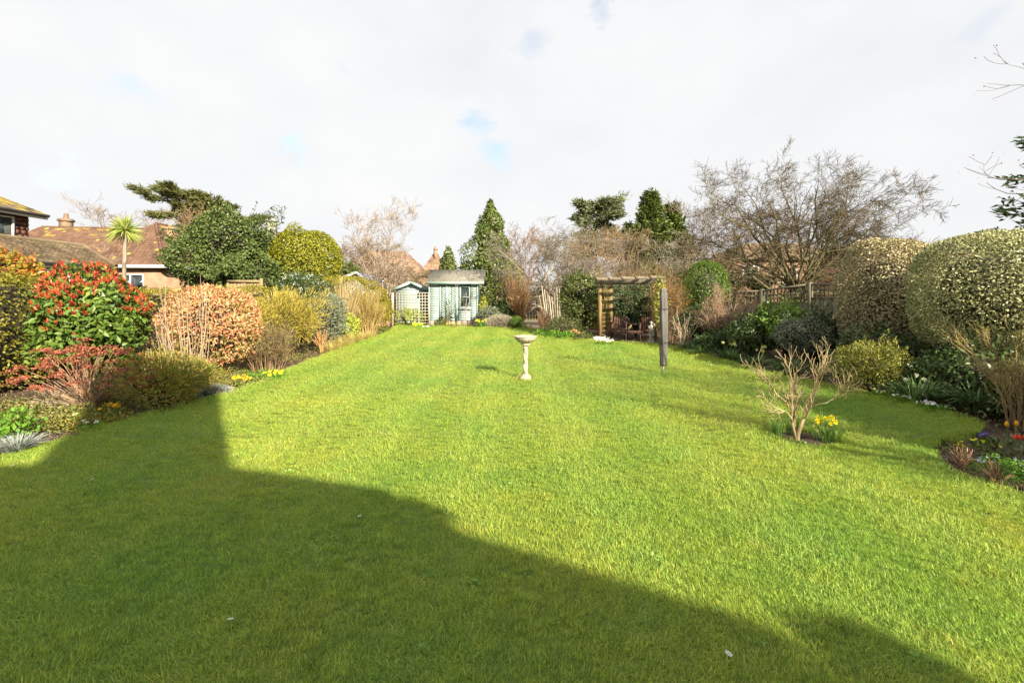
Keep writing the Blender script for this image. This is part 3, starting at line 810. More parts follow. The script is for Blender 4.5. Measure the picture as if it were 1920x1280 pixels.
mb = MB(); tiled(mb, (-19.5, 9.5, 4.93), (-19.5, 19.5, 4.93), (-22.6, 17.0, 6.63), (-22.6, 12, 6.63), .2, .25, 0, lambda v: .35 + .5 * (v > .15))
tiled(mb, (-19.5, 19.5, 4.93), (-25.6, 19.5, 4.93), (-22.6, 17.0, 6.63), (-22.61, 17.0, 6.63), .2, .25, 0, lambda v: .3)
o = mb.build('roof_tile', [M['tile_brown'], M['tile_lichen']], tl); o['kind'] = 'stuff'
mb = MB().box((-19.6, 14.5, 4.83), (.1, 9.9, .14)); loc(mb.build('fascia', M['white'], th), th)
mb = MB(); tubes(mb, np.array([[(-19.48, 9.6, 4.9), (-19.48, 14, 4.9), (-19.48, 19.4, 4.9)]]), np.full((1, 3), .06), 8); loc(mb.build('gutter', M['black'], th), th)
window(th, (-19.93, 17.6, 4.15), 1.7, 1.15, '+x', 2)
# lean-to of the same house
mb = MB().box((-18.95, 17.6, 1.35), (1.9, 7.0, 2.9)); loc(mb.build('extension_wall', M['brick'], th), th)
mb = MB(); slab(mb, [(-17.75, 13.8, 2.86), (-17.75, 20.6, 2.86), (-19.95, 21.5, 3.85), (-19.95, 13.8, 3.85)], .07)
slab(mb, [(-17.75, 20.6, 2.86), (-19.95, 20.62, 2.86), (-19.95, 21.5, 3.85)], .07)
tl = loc(mb.build('extension_roof', M['tile_brown'], th), th)
mb = MB(); tiled(mb, (-17.7, 13.8, 2.85), (-17.7, 20.65, 2.85), (-19.95, 21.5, 3.87), (-19.95, 13.8, 3.87), .13, .2)
o = mb.build('roof_tile', M['tile_brown'], tl); o['kind'] = 'stuff'
mb = MB()
tubes(mb, np.array([[(-19.95, 13.8, 3.9), (-19.95, 18, 3.9), (-19.95, 21.5, 3.9)]]), np.full((1, 3), .09), 8); mb.build('ridge_tile', M['tile_brown'], tl); mb = MB(); tubes(mb, np.array([[(-19.95, 21.5, 3.9), (-18.9, 21.08, 3.42), (-17.7, 20.65, 2.89)]]), np.full((1, 3), .08), 8); mb.build('hip_tile', M['tile_brown'], tl)
mb = MB().box((-17.85, 17.2, 2.72), (.1, 6.9, .16)); loc(mb.build('fascia', M['white'], th), th)
mb = MB(); tubes(mb, np.array([[(-17.68, 13.8, 2.8), (-17.68, 17, 2.8), (-17.68, 20.6, 2.8)]]), np.full((1, 3), .06), 8); loc(mb.build('gutter', M['black'], th), th)
window(th, (-17.95, 18.35, 2.1), 1.9, 1.0, '+x', 3); window(th, (-17.95, 16.2, 2.1), 1.4, 1.1, '+x', 2)

# the bungalow with the hipped roofs
bg = thing('bungalow', 'bungalow with wide hipped brown tile roof and two chimneys beyond the hedge', 'house', (-26, 33, 0))
Yb = 30.0
def PB(px, py, Y): return P(px, py, Y)
e0, e1 = P(35, 500, 31.5), P(262, 500, 31.5)
mb = MB().box((-30.4, 35.6, 1.7), (15.6, 7.6, 3.7)).box((-23.4, 30.6, 1.7), (4.0, 5.0, 3.7))
loc(mb.build('wall', M['brick'], bg), bg)
zr = 6.6; ze = 3.42
rl, rr_ = np.array((-36.0, 35.4, 6.85)), np.array((-24.6, 35.4, 6.6))
A, B_, C_, D_ = (-39.2, 31.5, ze), (-22.2, 31.5, ze), (-22.2, 39.6, ze), (-39.2, 39.6, ze)
mb = MB()
for q in ([A, B_, rr_, rl], [B_, C_, rr_], [C_, D_, rl, rr_], [D_, A, rl]): slab(mb, q)
wa, wb, wr, wk = np.array((-25.75, 27.8, ze)), np.array((-20.95, 27.8, ze)), np.array((-23.4, 30.3, 6.3)), np.array((-23.4, 36, 6.3))
slab(mb, [wa, wb, wr]); slab(mb, [wb, (-20.95, 33, ze), (-23.4, 36, 6.3), wr]); slab(mb, [wa, wr, (-23.4, 36, 6.3), (-25.75, 33, ze)])
tl = loc(mb.build('roof', M['tile'], bg), bg)
mb = MB(); up3 = np.array((0, 0, .01))
mo = lambda v: .3 if v > .92 else (.06 if v > .75 else .015)
tiled(mb, np.add(A, up3), np.add(B_, up3), rr_ + up3, rl + up3, .17, .26, 0, mo); tiled(mb, np.add(B_, up3), np.add(C_, up3), rr_ + up3, rr_ + up3 * 1.1, .17, .26, 0, mo)
tiled(mb, np.add(D_, up3), np.add(A, up3), rl + up3 * 1.1, rl + up3, .17, .26, 0, mo)
tiled(mb, wa + up3, wb + up3, wr + up3, wr + up3 * 1.1, .17, .26, 0, mo); tiled(mb, wb + up3, np.array((-20.95, 33, ze)) + up3, wk + up3, wr + up3, .17, .26, 0, mo); tiled(mb, np.array((-25.75, 33, ze)) + up3, wa + up3, wr + up3, wk + up3, .17, .26, 0, mo)
o = mb.build('roof_tile', [M['tile'], M['tile_lichen']], tl); o['kind'] = 'stuff'
def line_tiles(name, segs, r, mat, root, par=None):
    mb = MB()
    for a, b in segs:
        a, b = np.asarray(a, float), np.asarray(b, float); n = max(2, int(np.linalg.norm(b - a) / .3))
        for k in range(n):
            q = a + (b - a) * k / n; q2 = a + (b - a) * (k + .96) / n
            tubes(mb, np.array([[q, q2]]), np.array([[r, r * .85]]), 6)
    o = mb.build(name, mat, par if par is not None else root); o['kind'] = 'stuff'
    return o
o = line_tiles('ridge_tile', [(A, rl), (rl, rr_), (rr_, B_), (wa, wr), (wb, wr), (wr, wk)], .11, M['tile'], bg, tl)
mb = MB().box((-23.35, 27.75, ze - .08), (4.9, .1, .2)).box((-20.9, 30.2, ze - .08), (.1, 4.8, .2)).box((-30.5, 31.45, ze - .08), (17.4, .1, .2))
loc(mb.build('fascia', M['white'], bg), bg)
mb = MB().box((-34.6, 35.8, 6.9), (.6, .6, 1.3)).box((-34.6, 35.8, 7.4), (.74, .74, .16)).lathe([(.14, 7.48), (.17, 7.6), (.13, 7.9), (.15, 7.95)], 10, (-34.6, 35.8, 0))
loc(mb.build('chimney', M['brick_pale'], bg), bg)
mb = MB().box((-22.9, 30.9, 5.0), (.8, .8, 2.2)).box((-22.9, 30.9, 6.05), (.95, .95, .14)).lathe([(.15, 6.12), (.11, 6.35)], 10, (-22.9, 30.9, 0))
loc(mb.build('chimney', M['brick'], bg), bg)
window(bg, (-23.6, 28.06, 2.25), 2.4, 1.3, '-y', 3); window(bg, (-28.6, 31.76, 2.2), 2.2, 1.2, '-y', 3)

# house with only a chimney showing above the shrubs
ch = thing('hidden_house', 'grey-brown house showing only roof and square chimney above the round bushes', 'house', (-24, 47, 0))
mb = MB().box((-24.5, 48, 3), (6, 6, 6.2)); loc(mb.build('wall', M['brick_pale'], ch), ch)
mb = MB(); slab(mb, [(-28, 44.6, 6.0), (-21, 44.6, 6.0), (-22.5, 48, 8.2), (-26.5, 48, 8.2)]); slab(mb, [(-21, 44.6, 6), (-21, 51.4, 6), (-22.5, 48, 8.2)]); slab(mb, [(-21, 51.4, 6), (-28, 51.4, 6), (-26.5, 48, 8.2), (-22.5, 48, 8.2)]); slab(mb, [(-28, 51.4, 6), (-28, 44.6, 6), (-26.5, 48, 8.2)])
loc(mb.build('roof', M['tile_brown'], ch), ch)
mb = MB().box((-24.0, 46, 7.9), (.75, .75, 2.4)).box((-24.0, 46, 9.05), (.95, .95, .2)).lathe([(.16, 9.1), (.12, 9.3)], 10, (-24.0, 46, 0)); loc(mb.build('chimney', M['stone_grey'], ch), ch)

# white-gabled garage roof
gr = thing('garage', 'low outbuilding with grey slate roof and white gable boards behind the yellow hedge', 'garage', (-10.4, 32, 0))
mb = MB().prism([(-11.05, 30, -.1), (-11.05, 30, 2.3), (-10, 30, 3.02), (-9.35, 30, 2.3), (-9.35, 30, -.1)], (0, 4, 0)); loc(mb.build('wall', M['white'], gr), gr)
mb = MB(); slab(mb, [(-12.0, 29.8, 2.35), (-10.05, 29.8, 3.12), (-10.05, 34.2, 3.12), (-12.0, 34.2, 2.35)], .07); slab(mb, [(-10.03, 29.8, 3.12), (-9.1, 29.8, 2.2), (-9.1, 34.2, 2.2), (-10.03, 34.2, 3.12)], .07)
loc(mb.build('roof', M['slate'], gr), gr)
mb = MB().bar((-12.0, 29.74, 2.3), (-10.04, 29.74, 3.08), .05, .16).bar((-10.04, 29.739, 3.08), (-9.08, 29.739, 2.14), .05, .16); loc(mb.build('bargeboard', M['white'], gr), gr)

# far houses
def far_house(name, label, c, w, d, ze, zr, hip, mat, chim, wins):
    t = thing(name, label, 'house', (c[0], c[1], 0))
    x0, x1, y0, y1 = c[0] - w / 2, c[0] + w / 2, c[1] - d / 2, c[1] + d / 2
    mb = MB().box((c[0], c[1], ze / 2 - .1), (w - .6, d - .6, ze)); loc(mb.build('wall', M['brick'], t), t)
    a, b, cc, dd = (x0, y0, ze), (x1, y0, ze), (x1, y1, ze), (x0, y1, ze); r0, r1 = (x0 + hip, c[1], zr), (x1 - hip, c[1], zr)
    mb = MB(); slab(mb, [a, b, r1, r0], .1); slab(mb, [b, cc, r1], .1); slab(mb, [cc, dd, r0, r1], .1); slab(mb, [dd, a, r0], .1)
    rf = loc(mb.build('roof', M[mat], t), t)
    mb = MB()
    u = np.array((0, 0, .01))
    tiled(mb, np.add(a, u), np.add(b, u), np.add(r1, u), np.add(r0, u), .35, .5); tiled(mb, np.add(b, u), np.add(cc, u), np.add(r1, u), np.add(r1, u * 1.1), .35, .5); tiled(mb, np.add(dd, u), np.add(a, u), np.add(r0, u * 1.1), np.add(r0, u), .35, .5)
    o = mb.build('roof_tile', M[mat], rf); o['kind'] = 'stuff'
    for (cx, cy, z0, z1, s) in chim:
        mb = MB().box((cx, cy, (z0 + z1) / 2), (s, s, z1 - z0)).box((cx, cy, z1), (s * 1.2, s * 1.2, .25)).lathe([(.2, z1), (.16, z1 + .5)], 8, (cx, cy, 0)); loc(mb.build('chimney', M['brick'], t), t)
    for (wx, wz, ww, hh) in wins: window(t, (wx, y0 + .27, wz), ww, hh, '-y', 2, .1)
    return t
far_house('red_roof_house', 'distant house with wide red tile roof seen through the bare birch-like tree', (-20.0, 74), 14, 9, 4.6, 8.8, 4.2, 'tile_red', [], [(-16.5, 3.7, 1.8, 1.2), (-20, 3.7, 1.6, 1.2)])
far_house('gabled_far_house', 'distant small red house with pointed roof and chimney left of the ivy tree', (-12.6, 76), 5.4, 6, 4.2, 8.9, 2.6, 'tile_red', [(-12.5, 75.4, 7.5, 9.2, .5)], [(-12.6, 3.4, 1.2, 1.2)])
far_house('brick_neighbour_house', 'orange brick house with white windows partly hidden behind the spreading tree', (20.5, 36.5), 9.5, 7, 4.2, 5.7, 2.5, 'tile_brown', [], [(17.2, 3.1, 1.2, 1.3), (20.0, 2.9, 1.1, 1.2), (22.4, 2.7, 1.3, 1.6)])
far_house('long_low_house', 'long low house with brown roof behind the fence at right', (27.8, 33.5), 12, 7, 3.6, 5.2, 2.4, 'tile_brown', [], [(25, 2.5, 1.6, 1.2)])

# ------------------------------------------------------------------ sheds
def planks(root, name, x0, x1, z0, z1, y, pitch, mat='teal'):
    z = z0; first = None
    while z < z1 - .02:
        h = min(pitch, z1 - z)
        if first is None or abs(h - pitch) > 1e-6:
            mb = MB().prism([(0, -.012, 0), (0, -.03, .004), (0, -.012, h - .006), (0, .012, h - .006), (0, .012, 0)], (x1 - x0, 0, 0))
            me = mb.mesh(name, M[mat]); first = first or me
        else: me = first
        o = link(name, me, root, Vector((x0, y, z)) - Vector(root.location))
        z += pitch
ys = 24.5; sc_ = ys / F
def xs(px): return (px - CX) * sc_
sh = thing('summer_house', 'pale teal wooden shed with felt roof, double doors and a window at lawn end', 'shed', (xs(850), ys, 0))
zb, zt = .26, 2.26
mb = MB().box(((xs(804) + xs(896)) / 2, ys + 1.1, (zb + zt) / 2), (xs(896) - xs(804) - .06, 2.1, zt - zb)); loc(mb.build('wall', M['teal_dark'], sh), sh)
planks(sh, 'plank', xs(805.5), xs(823), zb, zt, ys + .03, .125)
planks(sh, 'plank', xs(882), xs(894.5), zb, zt, ys + .03, .125)
planks(sh, 'plank', xs(860), xs(882), zb, 1.0, ys + .03, .125)
planks(sh, 'plank', xs(860), xs(862.4), 1.0, zt, ys + .03, .125)
for px in (804.8, 895.2): loc(MB().box((xs(px), ys - .005, (zb + zt) / 2), (.05, .07, zt - zb)).build('corner_post', M['teal_line'], sh), sh)
for (a, b) in ((824, 841), (842, 859)):
    x0, x1 = xs(a), xs(b)
    d = loc(MB().box(((x0 + x1) / 2, ys + .03, (zb + zt) / 2), (x1 - x0, .03, zt - zb)).build('door', M['teal_dark'], sh), sh)
    mb = MB()
    for cx, w in ((x0 + .035, .07), (x1 - .085, .17)): mb.box((cx, ys - .003, (zb + zt) / 2), (w, .03, zt - zb - .02))
    for z in (zb + .05, zt - .06): mb.box(((x0 + .07 + x1 - .17) / 2, ys - .003, z), (x1 - x0 - .244, .028, .09))
    mb.build('frame', M['teal_line'], d)
    xa, xb = x0 + .073, x1 - .173
    z = zb + .12
    mb = MB().prism([(xa, ys - .006, 0), (xb, ys - .006, -.14), (xb, ys - .006, -.05), (xa, ys - .006, .09)], (0, .022, 0))
    me = mb.mesh('plank', M['teal'])
    while z < zt - .14:
        if z - .14 > zb + .06: link('plank', me, d, (0, 0, z))
        z += .118
    mb = MB().box((x1 - .085 if a < 830 else x0 + .035, ys - .03, 1.2), (.02, .03, .12)); mb.build('handle', M['black'], d)
wf = window(sh, ((xs(862.5) + xs(881)) / 2, ys + .01, 1.5), xs(881) - xs(862.5), 1.14, '-y', 1, .05, 2)
wf.data.materials[0] = M['teal_line']
for c in wf.children:
    if c.name.startswith('sill'): c.data.materials[0] = M['teal_line']
mb = MB(); x0, x1 = xs(801), xs(908)
slab(mb, [(x0, ys - .22, 2.31), (x1, ys - .22, 2.31), (x1 - .02, ys + .95, 3.0), (x0, ys + .95, 3.0)], .05); slab(mb, [(x0, ys + 2.4, 2.2), (x1, ys + 2.4, 2.2), (x1 - .02, ys + .95, 3.0), (x0, ys + .95, 3.0)], .05)
loc(mb.build('roof', M['felt'], sh), sh)
mb = MB().box(((x0 + x1) / 2, ys - .24, 2.24), (x1 - x0, .025, .13)); loc(mb.build('fascia', M['teal'], sh), sh)
mb = MB().prism([(xs(805), ys + .02, 2.262), (xs(805), ys + .95, 2.93), (xs(805), ys + 2.1, 2.262)], (xs(895) - xs(805), 0, 0)); loc(mb.build('gable', M['teal'], sh), sh)
mb = MB()
for k in range(9): mb.box((xs(804) + .14 + k * .29, ys + .12, .08 + .0), (.27 + rng.uniform(-.02, .01), .3, .32 + rng.uniform(-.03, .03)))
loc(mb.build('plinth', M['concrete'], sh), sh)

y2 = 25.4; s2 = y2 / F
def x2(px): return (px - CX) * s2
ss = thing('small_shed', 'small pale blue gabled shed behind the garden trellis', 'shed', (x2(770), y2, 0))
mb = MB().box(((x2(743) + x2(798)) / 2, y2 + 1.05, 1.0), (x2(798) - x2(743) - .05, 1.95, 1.9)).prism([(x2(743.5), y2 + .09, 1.952), (x2(770), y2 + .09, 2.28), (x2(797.5), y2 + .09, 1.952)], (0, 1.9, 0)); loc(mb.build('wall', M['teal'], ss), ss)
planks(ss, 'plank', x2(743), x2(798), .05, 1.98, y2 + .04, .14)
mb = MB()
slab(mb, [(x2(738), y2 - .15, 1.93), (x2(770.5), y2 - .15, 2.34), (x2(770.5), y2 + 2.2, 2.34), (x2(738), y2 + 2.2, 1.93)], .05); slab(mb, [(x2(770.55), y2 - .15, 2.34), (x2(803), y2 - .15, 1.93), (x2(803), y2 + 2.2, 1.93), (x2(770.55), y2 + 2.2, 2.34)], .05)
loc(mb.build('roof', M['felt'], ss), ss)
mb = MB().bar((x2(738), y2 - .17, 1.89), (x2(770.5), y2 - .17, 2.3), .03, .14).bar((x2(770.5), y2 - .172, 2.3), (x2(803), y2 - .172, 1.89), .03, .14); loc(mb.build('bargeboard', M['teal_line'], ss), ss)

yt = 24.05; s3 = yt / F
def x3(px): return (px - CX) * s3
tr = thing('garden_trellis', 'square-mesh wooden trellis screen standing before the small blue shed', 'trellis', (x3(770), yt, 0))
X0, X1, Z0, Z1 = x3(738), x3(802.5), .14, 1.72
mv = MB().box((0, 0, 0), (.028, .02, Z1 - Z0)).mesh('slat', M['trellis']); mh = MB().box((0, 0, 0), (X1 - X0, .018, .028)).mesh('slat', M['trellis'])
k = 0
for x in np.arange(X0, X1 + .01, (X1 - X0) / 12): link('slat', mv, tr, Vector((x, yt, (Z0 + Z1) / 2)) - tr.location)
for z in np.arange(Z0, Z1 + .01, (Z1 - Z0) / 10): link('slat', mh, tr, Vector(((X0 + X1) / 2, yt - .021, z)) - tr.location)
pm_ = MB().box((0, 0, .8), (.09, .09, 1.85)).mesh('post', M['trellis'])
for x in (X0 - .06, X1 + .06): link('post', pm_, tr, Vector((x, yt, 0)) - tr.location)
wb = thing('water_butt', 'tall dark brown post-like barrel at the left end of the trellis', 'barrel', (x3(731), yt - .3, 0))
mb = MB().lathe([(.13, -.05), (.16, .2), (.17, .7), (.165, 1.2), (.14, 1.42), (.1, 1.44)], 16); mb.build('barrel', M['timber_red'], wb, True)
MB().lathe([(.175, .3), (.178, .34)], 16).lathe([(.172, 1.1), (.172, 1.14)], 16).build('hoop', M['black'], wb)

# teal shed far behind the pergola
bs = thing('back_shed', 'pale teal shed wall glimpsed through the pergola', 'shed', (5.3, 23.5, 0))
mb = MB().box((5.6, 23.6, .95), (2.6, 1.6, 2.0)); loc(mb.build('wall', M['teal'], bs), bs)
planks(bs, 'plank', 4.3, 6.9, .1, 1.95, 22.77, .2)
mb = MB(); slab(mb, [(4.1, 22.5, 1.9), (7.1, 22.5, 1.9), (7.1, 23.6, 2.3), (4.1, 23.6, 2.3)]); slab(mb, [(4.1, 24.7, 1.9), (7.1, 24.7, 1.9), (7.1, 23.6, 2.3), (4.1, 23.6, 2.3)]); loc(mb.build('roof', M['felt'], bs), bs)

# ------------------------------------------------------------------ fences
def fence_run(name, label, p, top, zpan, mat='fence', cap='fence_cap', bw=.105, trel=True, z0=-.05, front=(0, -1)):
    t = thing(name, label, 'fence', (p[0][0], p[0][1], 0))
    p = [np.array((q[0], q[1], 0.)) for q in p]
    def L(o): return loc(o, t)
    for i, q in enumerate(p):
        zz = top[i]
        L(MB().box(q + np.array((0, 0, zz / 2)), (.1, .1, zz + .08), Matrix.Rotation(math.atan2(*(p[min(i + 1, len(p) - 1)] - p[max(i - 1, 0)])[[1, 0]]), 3, 'Z')).build('post', M[mat], t))
    for i in range(len(p) - 1):
        a, b = p[i], p[i + 1]; d = b - a; ln = np.linalg.norm(d); d /= ln
        a2, b2 = a + d * .055, b - d * .055
        za, zb_ = top[i], top[i + 1]
        lo, hi = zpan[i], zpan[i]
        n = int((ln - .11) / bw)
        ang = math.atan2(d[1], d[0])
        bmesh_ = MB().box((0, 0, 0), (bw - .012, .018, hi - z0), Matrix.Rotation(ang, 3, 'Z')).mesh('board', M[mat])
        nn = np.array((d[1], -d[0], 0.))
        if nn @ np.array((*front, 0)) < 0: nn = -nn
        for k in range(n):
            c = a2 + d * ((k + .5) * (ln - .11) / n)
            o = link('board', bmesh_, t, Vector(c + nn * (.012 if k % 2 else .0) + np.array((0, 0, (hi + z0) / 2))) - t.location)
        for z in (.3, hi - .15):
            L(MB().bar(a2 - nn * .04 + (0, 0, z), b2 - nn * .04 + (0, 0, z), .05, .07).build('rail', M[mat], t))
        if trel:
            L(MB().bar(a2 + (0, 0, hi + .02), b2 + (0, 0, hi + .02), .06, .035).build('rail', M[mat], t))
            L(MB().bar(a2 + (0, 0, za - .02), b2 + (0, 0, zb_ - .02), .09, .05).build('cap_rail', M[cap], t))
            zm = hi + .04 + (min(za, zb_) - hi) * .5
            L(MB().bar(a2 + nn * .016 + (0, 0, zm), b2 + nn * .016 + (0, 0, zm + (zb_ - za) * .4), .012, .028).build('slat', M[mat], t))
            for k in range(1, n):
                c = a2 + d * (k * (ln - .11) / n); zz = za + (zb_ - za) * k / n - .047
                L(MB().box(c + (0, 0, (hi + .04 + zz) / 2), (.032, .018, zz - hi - .045), Matrix.Rotation(ang, 3, 'Z')).build('slat', M[mat], t))
    return t
dv = np.array((.65, -1.3)); pf = [np.array((7.75, 14.3)) + dv * k for k in (-1, 0, 1, 2, 3, 4)]
fence_run('trellis_topped_fence', 'weathered green-grey board fence with trellis top beside the clipped bushes', pf, (1.68, 1.73, 1.9, 1.9, 1.9, 1.9), (1.32, 1.34, 1.48, 1.5, 1.5), front=(-1, -1))
fence_run('tan_gate_panel', 'tan board fence panel at the end of the lawn beside the box ball', [(-.85, 26.0), (.35, 26.0)], (1.5, 1.5), (1.45,), 'timber_tan', 'timber_tan', .13, False)
fence_run('pale_fence_panel', 'pale new fence panel with square post behind the clipped hedge at left', [P(428, 540, 20)[:2], P(459, 540, 20)[:2], P(490, 540, 20)[:2]], (2.1, 2.1, 2.27), (2.14, 2.14), 'timber_tan', 'timber_tan', .14, False)
o = bpy.data.objects['pale_fence_panel']
a, b = P(426, 540, 19.93), P(486, 540, 19.93)
loc(MB().bar((a[0], a[1] + .05, 2.19), (b[0], b[1] + .05, 2.19), .14, .1).build('cap_rail', M['timber_tan'], o), o)
fence_run('old_dark_fence', 'old dark wooden fence between the pale panel and the bungalow', [P(352, 540, 21)[:2], P(390, 540, 20.8)[:2], P(426, 540, 20.5)[:2]], (2.0, 2.0, 2.0), (1.95, 1.95), 'fence', 'fence_cap', .14, False)
gt = thing('garden_gate', 'wooden rail gate beside the tan panel at the lawn end', 'gate', (.9, 26.2, 0))
for x in (.45, 1.55): loc(MB().box((x, 26.2, .6), (.1, .1, 1.35)).build('post', M['timber_tan'], gt), gt)
for z in (.35, .75, 1.15): loc(MB().box((1.0, 26.2, z), (.99, .04, .07)).build('rail', M['timber_grey'], gt), gt)
for x in np.arange(.6, 1.45, .16): loc(MB().box((x, 26.17, .72), (.07, .02, 1.0)).build('slat', M['timber_red'], gt), gt)
loc(MB().bar((.55, 26.15, .3), (1.45, 26.15, 1.1), .02, .06).build('brace', M['timber_grey'], gt), gt)
# hurdle of split poles
hd = thing('pole_hurdle', 'leaning rustic hurdle of pale split poles behind the ivy-leaved shrub', 'fence', (1.9, 21.2, 0))
for k in range(13):
    x = 1.55 + k * .085
    h = 1.35 + .25 * math.sin(k * 1.1) + rng.uniform(-.12, .25)
    tb = MB(); tubes(tb, np.array([[(x, 21.2, -.1), (x - .06 + (k - 6) * .012, 21.2, h * .5), (x - .12 + (k - 6) * .03, 21.22 + rng.uniform(-.03, .03), h + .35)]]), np.array([[.032, .03, .022]]) * rng.uniform(.8, 1.25), 6)
    loc(tb.build('pole', M['trellis'] if k % 3 else M['timber_tan'], hd), hd)
loc(MB().bar((1.45, 21.25, .5), (2.7, 21.25, .55), .03, .05).bar((1.4, 21.25, 1.1), (2.75, 21.25, 1.15), .03, .05).build('rail', M['timber_grey'], hd), hd)

# ------------------------------------------------------------------ pergola and what stands in it
pa, pb = np.array((3.22, 16.9, 0)), np.array((4.74, 15.4, 0))
u = unit(pb - pa); w = np.array((-u[1], u[0], 0)) * .72
w = w if w[1] > 0 else -w
pg = thing('pergola', 'small timber pergola with rafters over the garden bench', 'pergola', (pa + pb) / 2)
def LP(o): return loc(o, pg)
rz = math.atan2(u[1], u[0]); RM = Matrix.Rotation(rz, 3, 'Z')
for q in (pa, pb, pa + w, pb + w): LP(MB().box(q + (0, 0, .95), (.11, .11, 2.04), RM).build('post', M['timber'], pg))
for q in (pa, pa + w): LP(MB().bar(q - u * .2 + (0, 0, 2.04), q + (pb - pa) + u * .07 + (0, 0, 2.04), .06, .14).build('beam', M['timber_grey'], pg))
rm = None
for k in range(5):
    c = pa + (pb - pa) * (k / 4 * .99 + .01)
    a, b = c - w * .42, c + w * 1.12
    wn_ = unit(w)
    pts = [a + (0, 0, 2.20), a + wn_ * .1 + (0, 0, 2.115), b + (0, 0, 2.115), b + (0, 0, 2.23), a + (0, 0, 2.23)]
    LP(MB().prism(np.array(pts) - u * .028, u * .056).build('rafter', M['timber_grey'], pg))
for side in (pa,):
    for k in range(6):
        q = side + w * (.12 + k * .152); LP(MB().box(q + (0, 0, 1.0), (.02, .02, 1.9), RM).build('slat', M['timber'], pg))
    for z in np.arange(.12, 1.95, .16): LP(MB().bar(side + w * .07 + u * .02 + (0, 0, z), side + w * .93 + u * .02 + (0, 0, z), .02, .022).build('slat', M['timber'], pg))
# companion bench
bc = np.array((4.48, 17.0, 0)); bn = thing('companion_bench', 'dark reddish wooden twin seat with a small table between, under the pergola', 'bench', bc)
def LB(o): return o
bu = np.array((1., -.35, 0)); bu = unit(bu); bw_ = np.array((-bu[1], bu[0], 0)); bw_ = bw_ if bw_[1] > 0 else -bw_
RB = Matrix.Rotation(math.atan2(bu[1], bu[0]), 3, 'Z')
for sd in (-1, 1):
    c0 = bu * sd * .52
    for k in range(6):
        cc = c0 + bu * ((k - 2.5) * .082)
        MB().bar(cc + bw_ * .25 + (0, 0, .3), cc + bw_ * .4 + (0, 0, .78), .062, .02, 0, tuple(bw_)).build('back_slat', M['timber_red'], bn)
    for z, f in ((.33, .27), (.74, .4)): MB().bar(c0 - bu * .27 + bw_ * f + (0, 0, z), c0 + bu * .27 + bw_ * f + (0, 0, z), .03, .06).build('back_rail', M['timber_red'], bn)
    for k in range(5): MB().bar(c0 - bu * .26 + bw_ * (-.22 + k * .105) + (0, 0, .34), c0 + bu * .26 + bw_ * (-.22 + k * .105) + (0, 0, .34), .085, .022).build('seat_slat', M['timber_red'], bn)
    for sx in (-.27, .27):
        for f, h in ((-.25, .56), (.28, .56)): MB().box(c0 + bu * sx + bw_ * f + (0, 0, h / 2 - .03), (.055, .055, h + .06), RB).build('leg', M['timber_red'], bn)
        MB().bar(c0 + bu * sx + bw_ * -.3 + (0, 0, .575), c0 + bu * sx + bw_ * .3 + (0, 0, .575), .07, .03).build('arm', M['timber_red'], bn)
for k in range(4): MB().bar(bu * -.24 + bw_ * (-.16 + k * .1) + (0, 0, .52), bu * .24 + bw_ * (-.16 + k * .1) + (0, 0, .52), .085, .022).build('table_slat', M['timber_red'], bn)
MB().bar(bu * -.8 + bw_ * -.28 + (0, 0, .25), bu * .8 + bw_ * -.28 + (0, 0, .25), .03, .08).build('front_rail', M['timber_red'], bn)
MB().bar(bu * -.2 + bw_ * -.3 + (0, 0, .3), bu * -.05 + bw_ * -.3 + (0, 0, .5), .03, .05).build('brace', M['timber'], bn)

# birdbath
bb = thing('birdbath', 'pale stone birdbath with fluted bowl on a twisted column, standing on the lawn', 'birdbath', G(985, 711))
MB().lathe([(.115, -.02), (.118, .02), (.112, .035), (.1, .045), (.085, .075), (.062, .085), (.06, .1)], 32).build('base', M['stone'], bb, True)
pr = [(.05, .095)] + [(.05 - .006 * math.sin(i / 30 * math.pi), .1 + i / 30 * .52) for i in range(31)] + [(.055, .64)]
def tw(a, r, z): return r * (1 + .16 * np.sin(2 * a + z * 30)) * np.ones_like(a)
mb = MB().lathe(pr, 24, fn=tw)
for k in range(7):
    zz = np.linspace(.1, .62, 40)
mb.build('column', M['stone'], bb, True)
def fl(a, r, z): return r * (1 + (.035 * np.abs(np.sin(14 * a)) if .69 < z < .775 else 0))
MB().lathe([(.05, .632), (.082, .64), (.086, .662), (.07, .672), (.1, .685), (.145, .712), (.178, .745), (.193, .77), (.194, .776), (.208, .783), (.216, .797), (.213, .809), (.2, .812), (.185, .8), (.15, .775), (.09, .757), (.001, .75)], 84, fn=fl).build('bowl', M['stone'], bb, True)

# rotary drier under its cover
dr = thing('covered_rotary_drier', 'folded rotary clothes drier under a dark grey fabric cover on the lawn', 'clothes drier', G(1243.5, 702))
MB().lathe([(.024, -.05), (.024, .3)], 12).build('pole', M['steel'], dr, True)
def fold(a, r, z): return r * (1 + .15 * np.sin(3 * a + 1.0 + z * 1.1) + .1 * np.sin(7 * a + z * 3) + .05 * np.sin(z * 17 + 2 * a) + .03 * np.sin(z * 41 - 3 * a))
pr = [(.02, .175), (.056, .172), (.06, .2), (.066, .4), (.072, .7), (.074, 1.0), (.071, 1.3), (.069, 1.5), (.064, 1.6), (.05, 1.65), (.058, 1.7), (.036, 1.695), (.015, 1.685)]
pz = []
for (r0, z0), (r1, z1) in zip(pr[:-1], pr[1:]):
    n = 5 if z1 - z0 > .15 else 1
    pz += [(r0 + (r1 - r0) * k / n, z0 + (z1 - z0) * k / n) for k in range(n)]
pz.append(pr[-1])
MB().lathe(pz, 44, fn=fold).build('cover', M['cover'], dr, True)
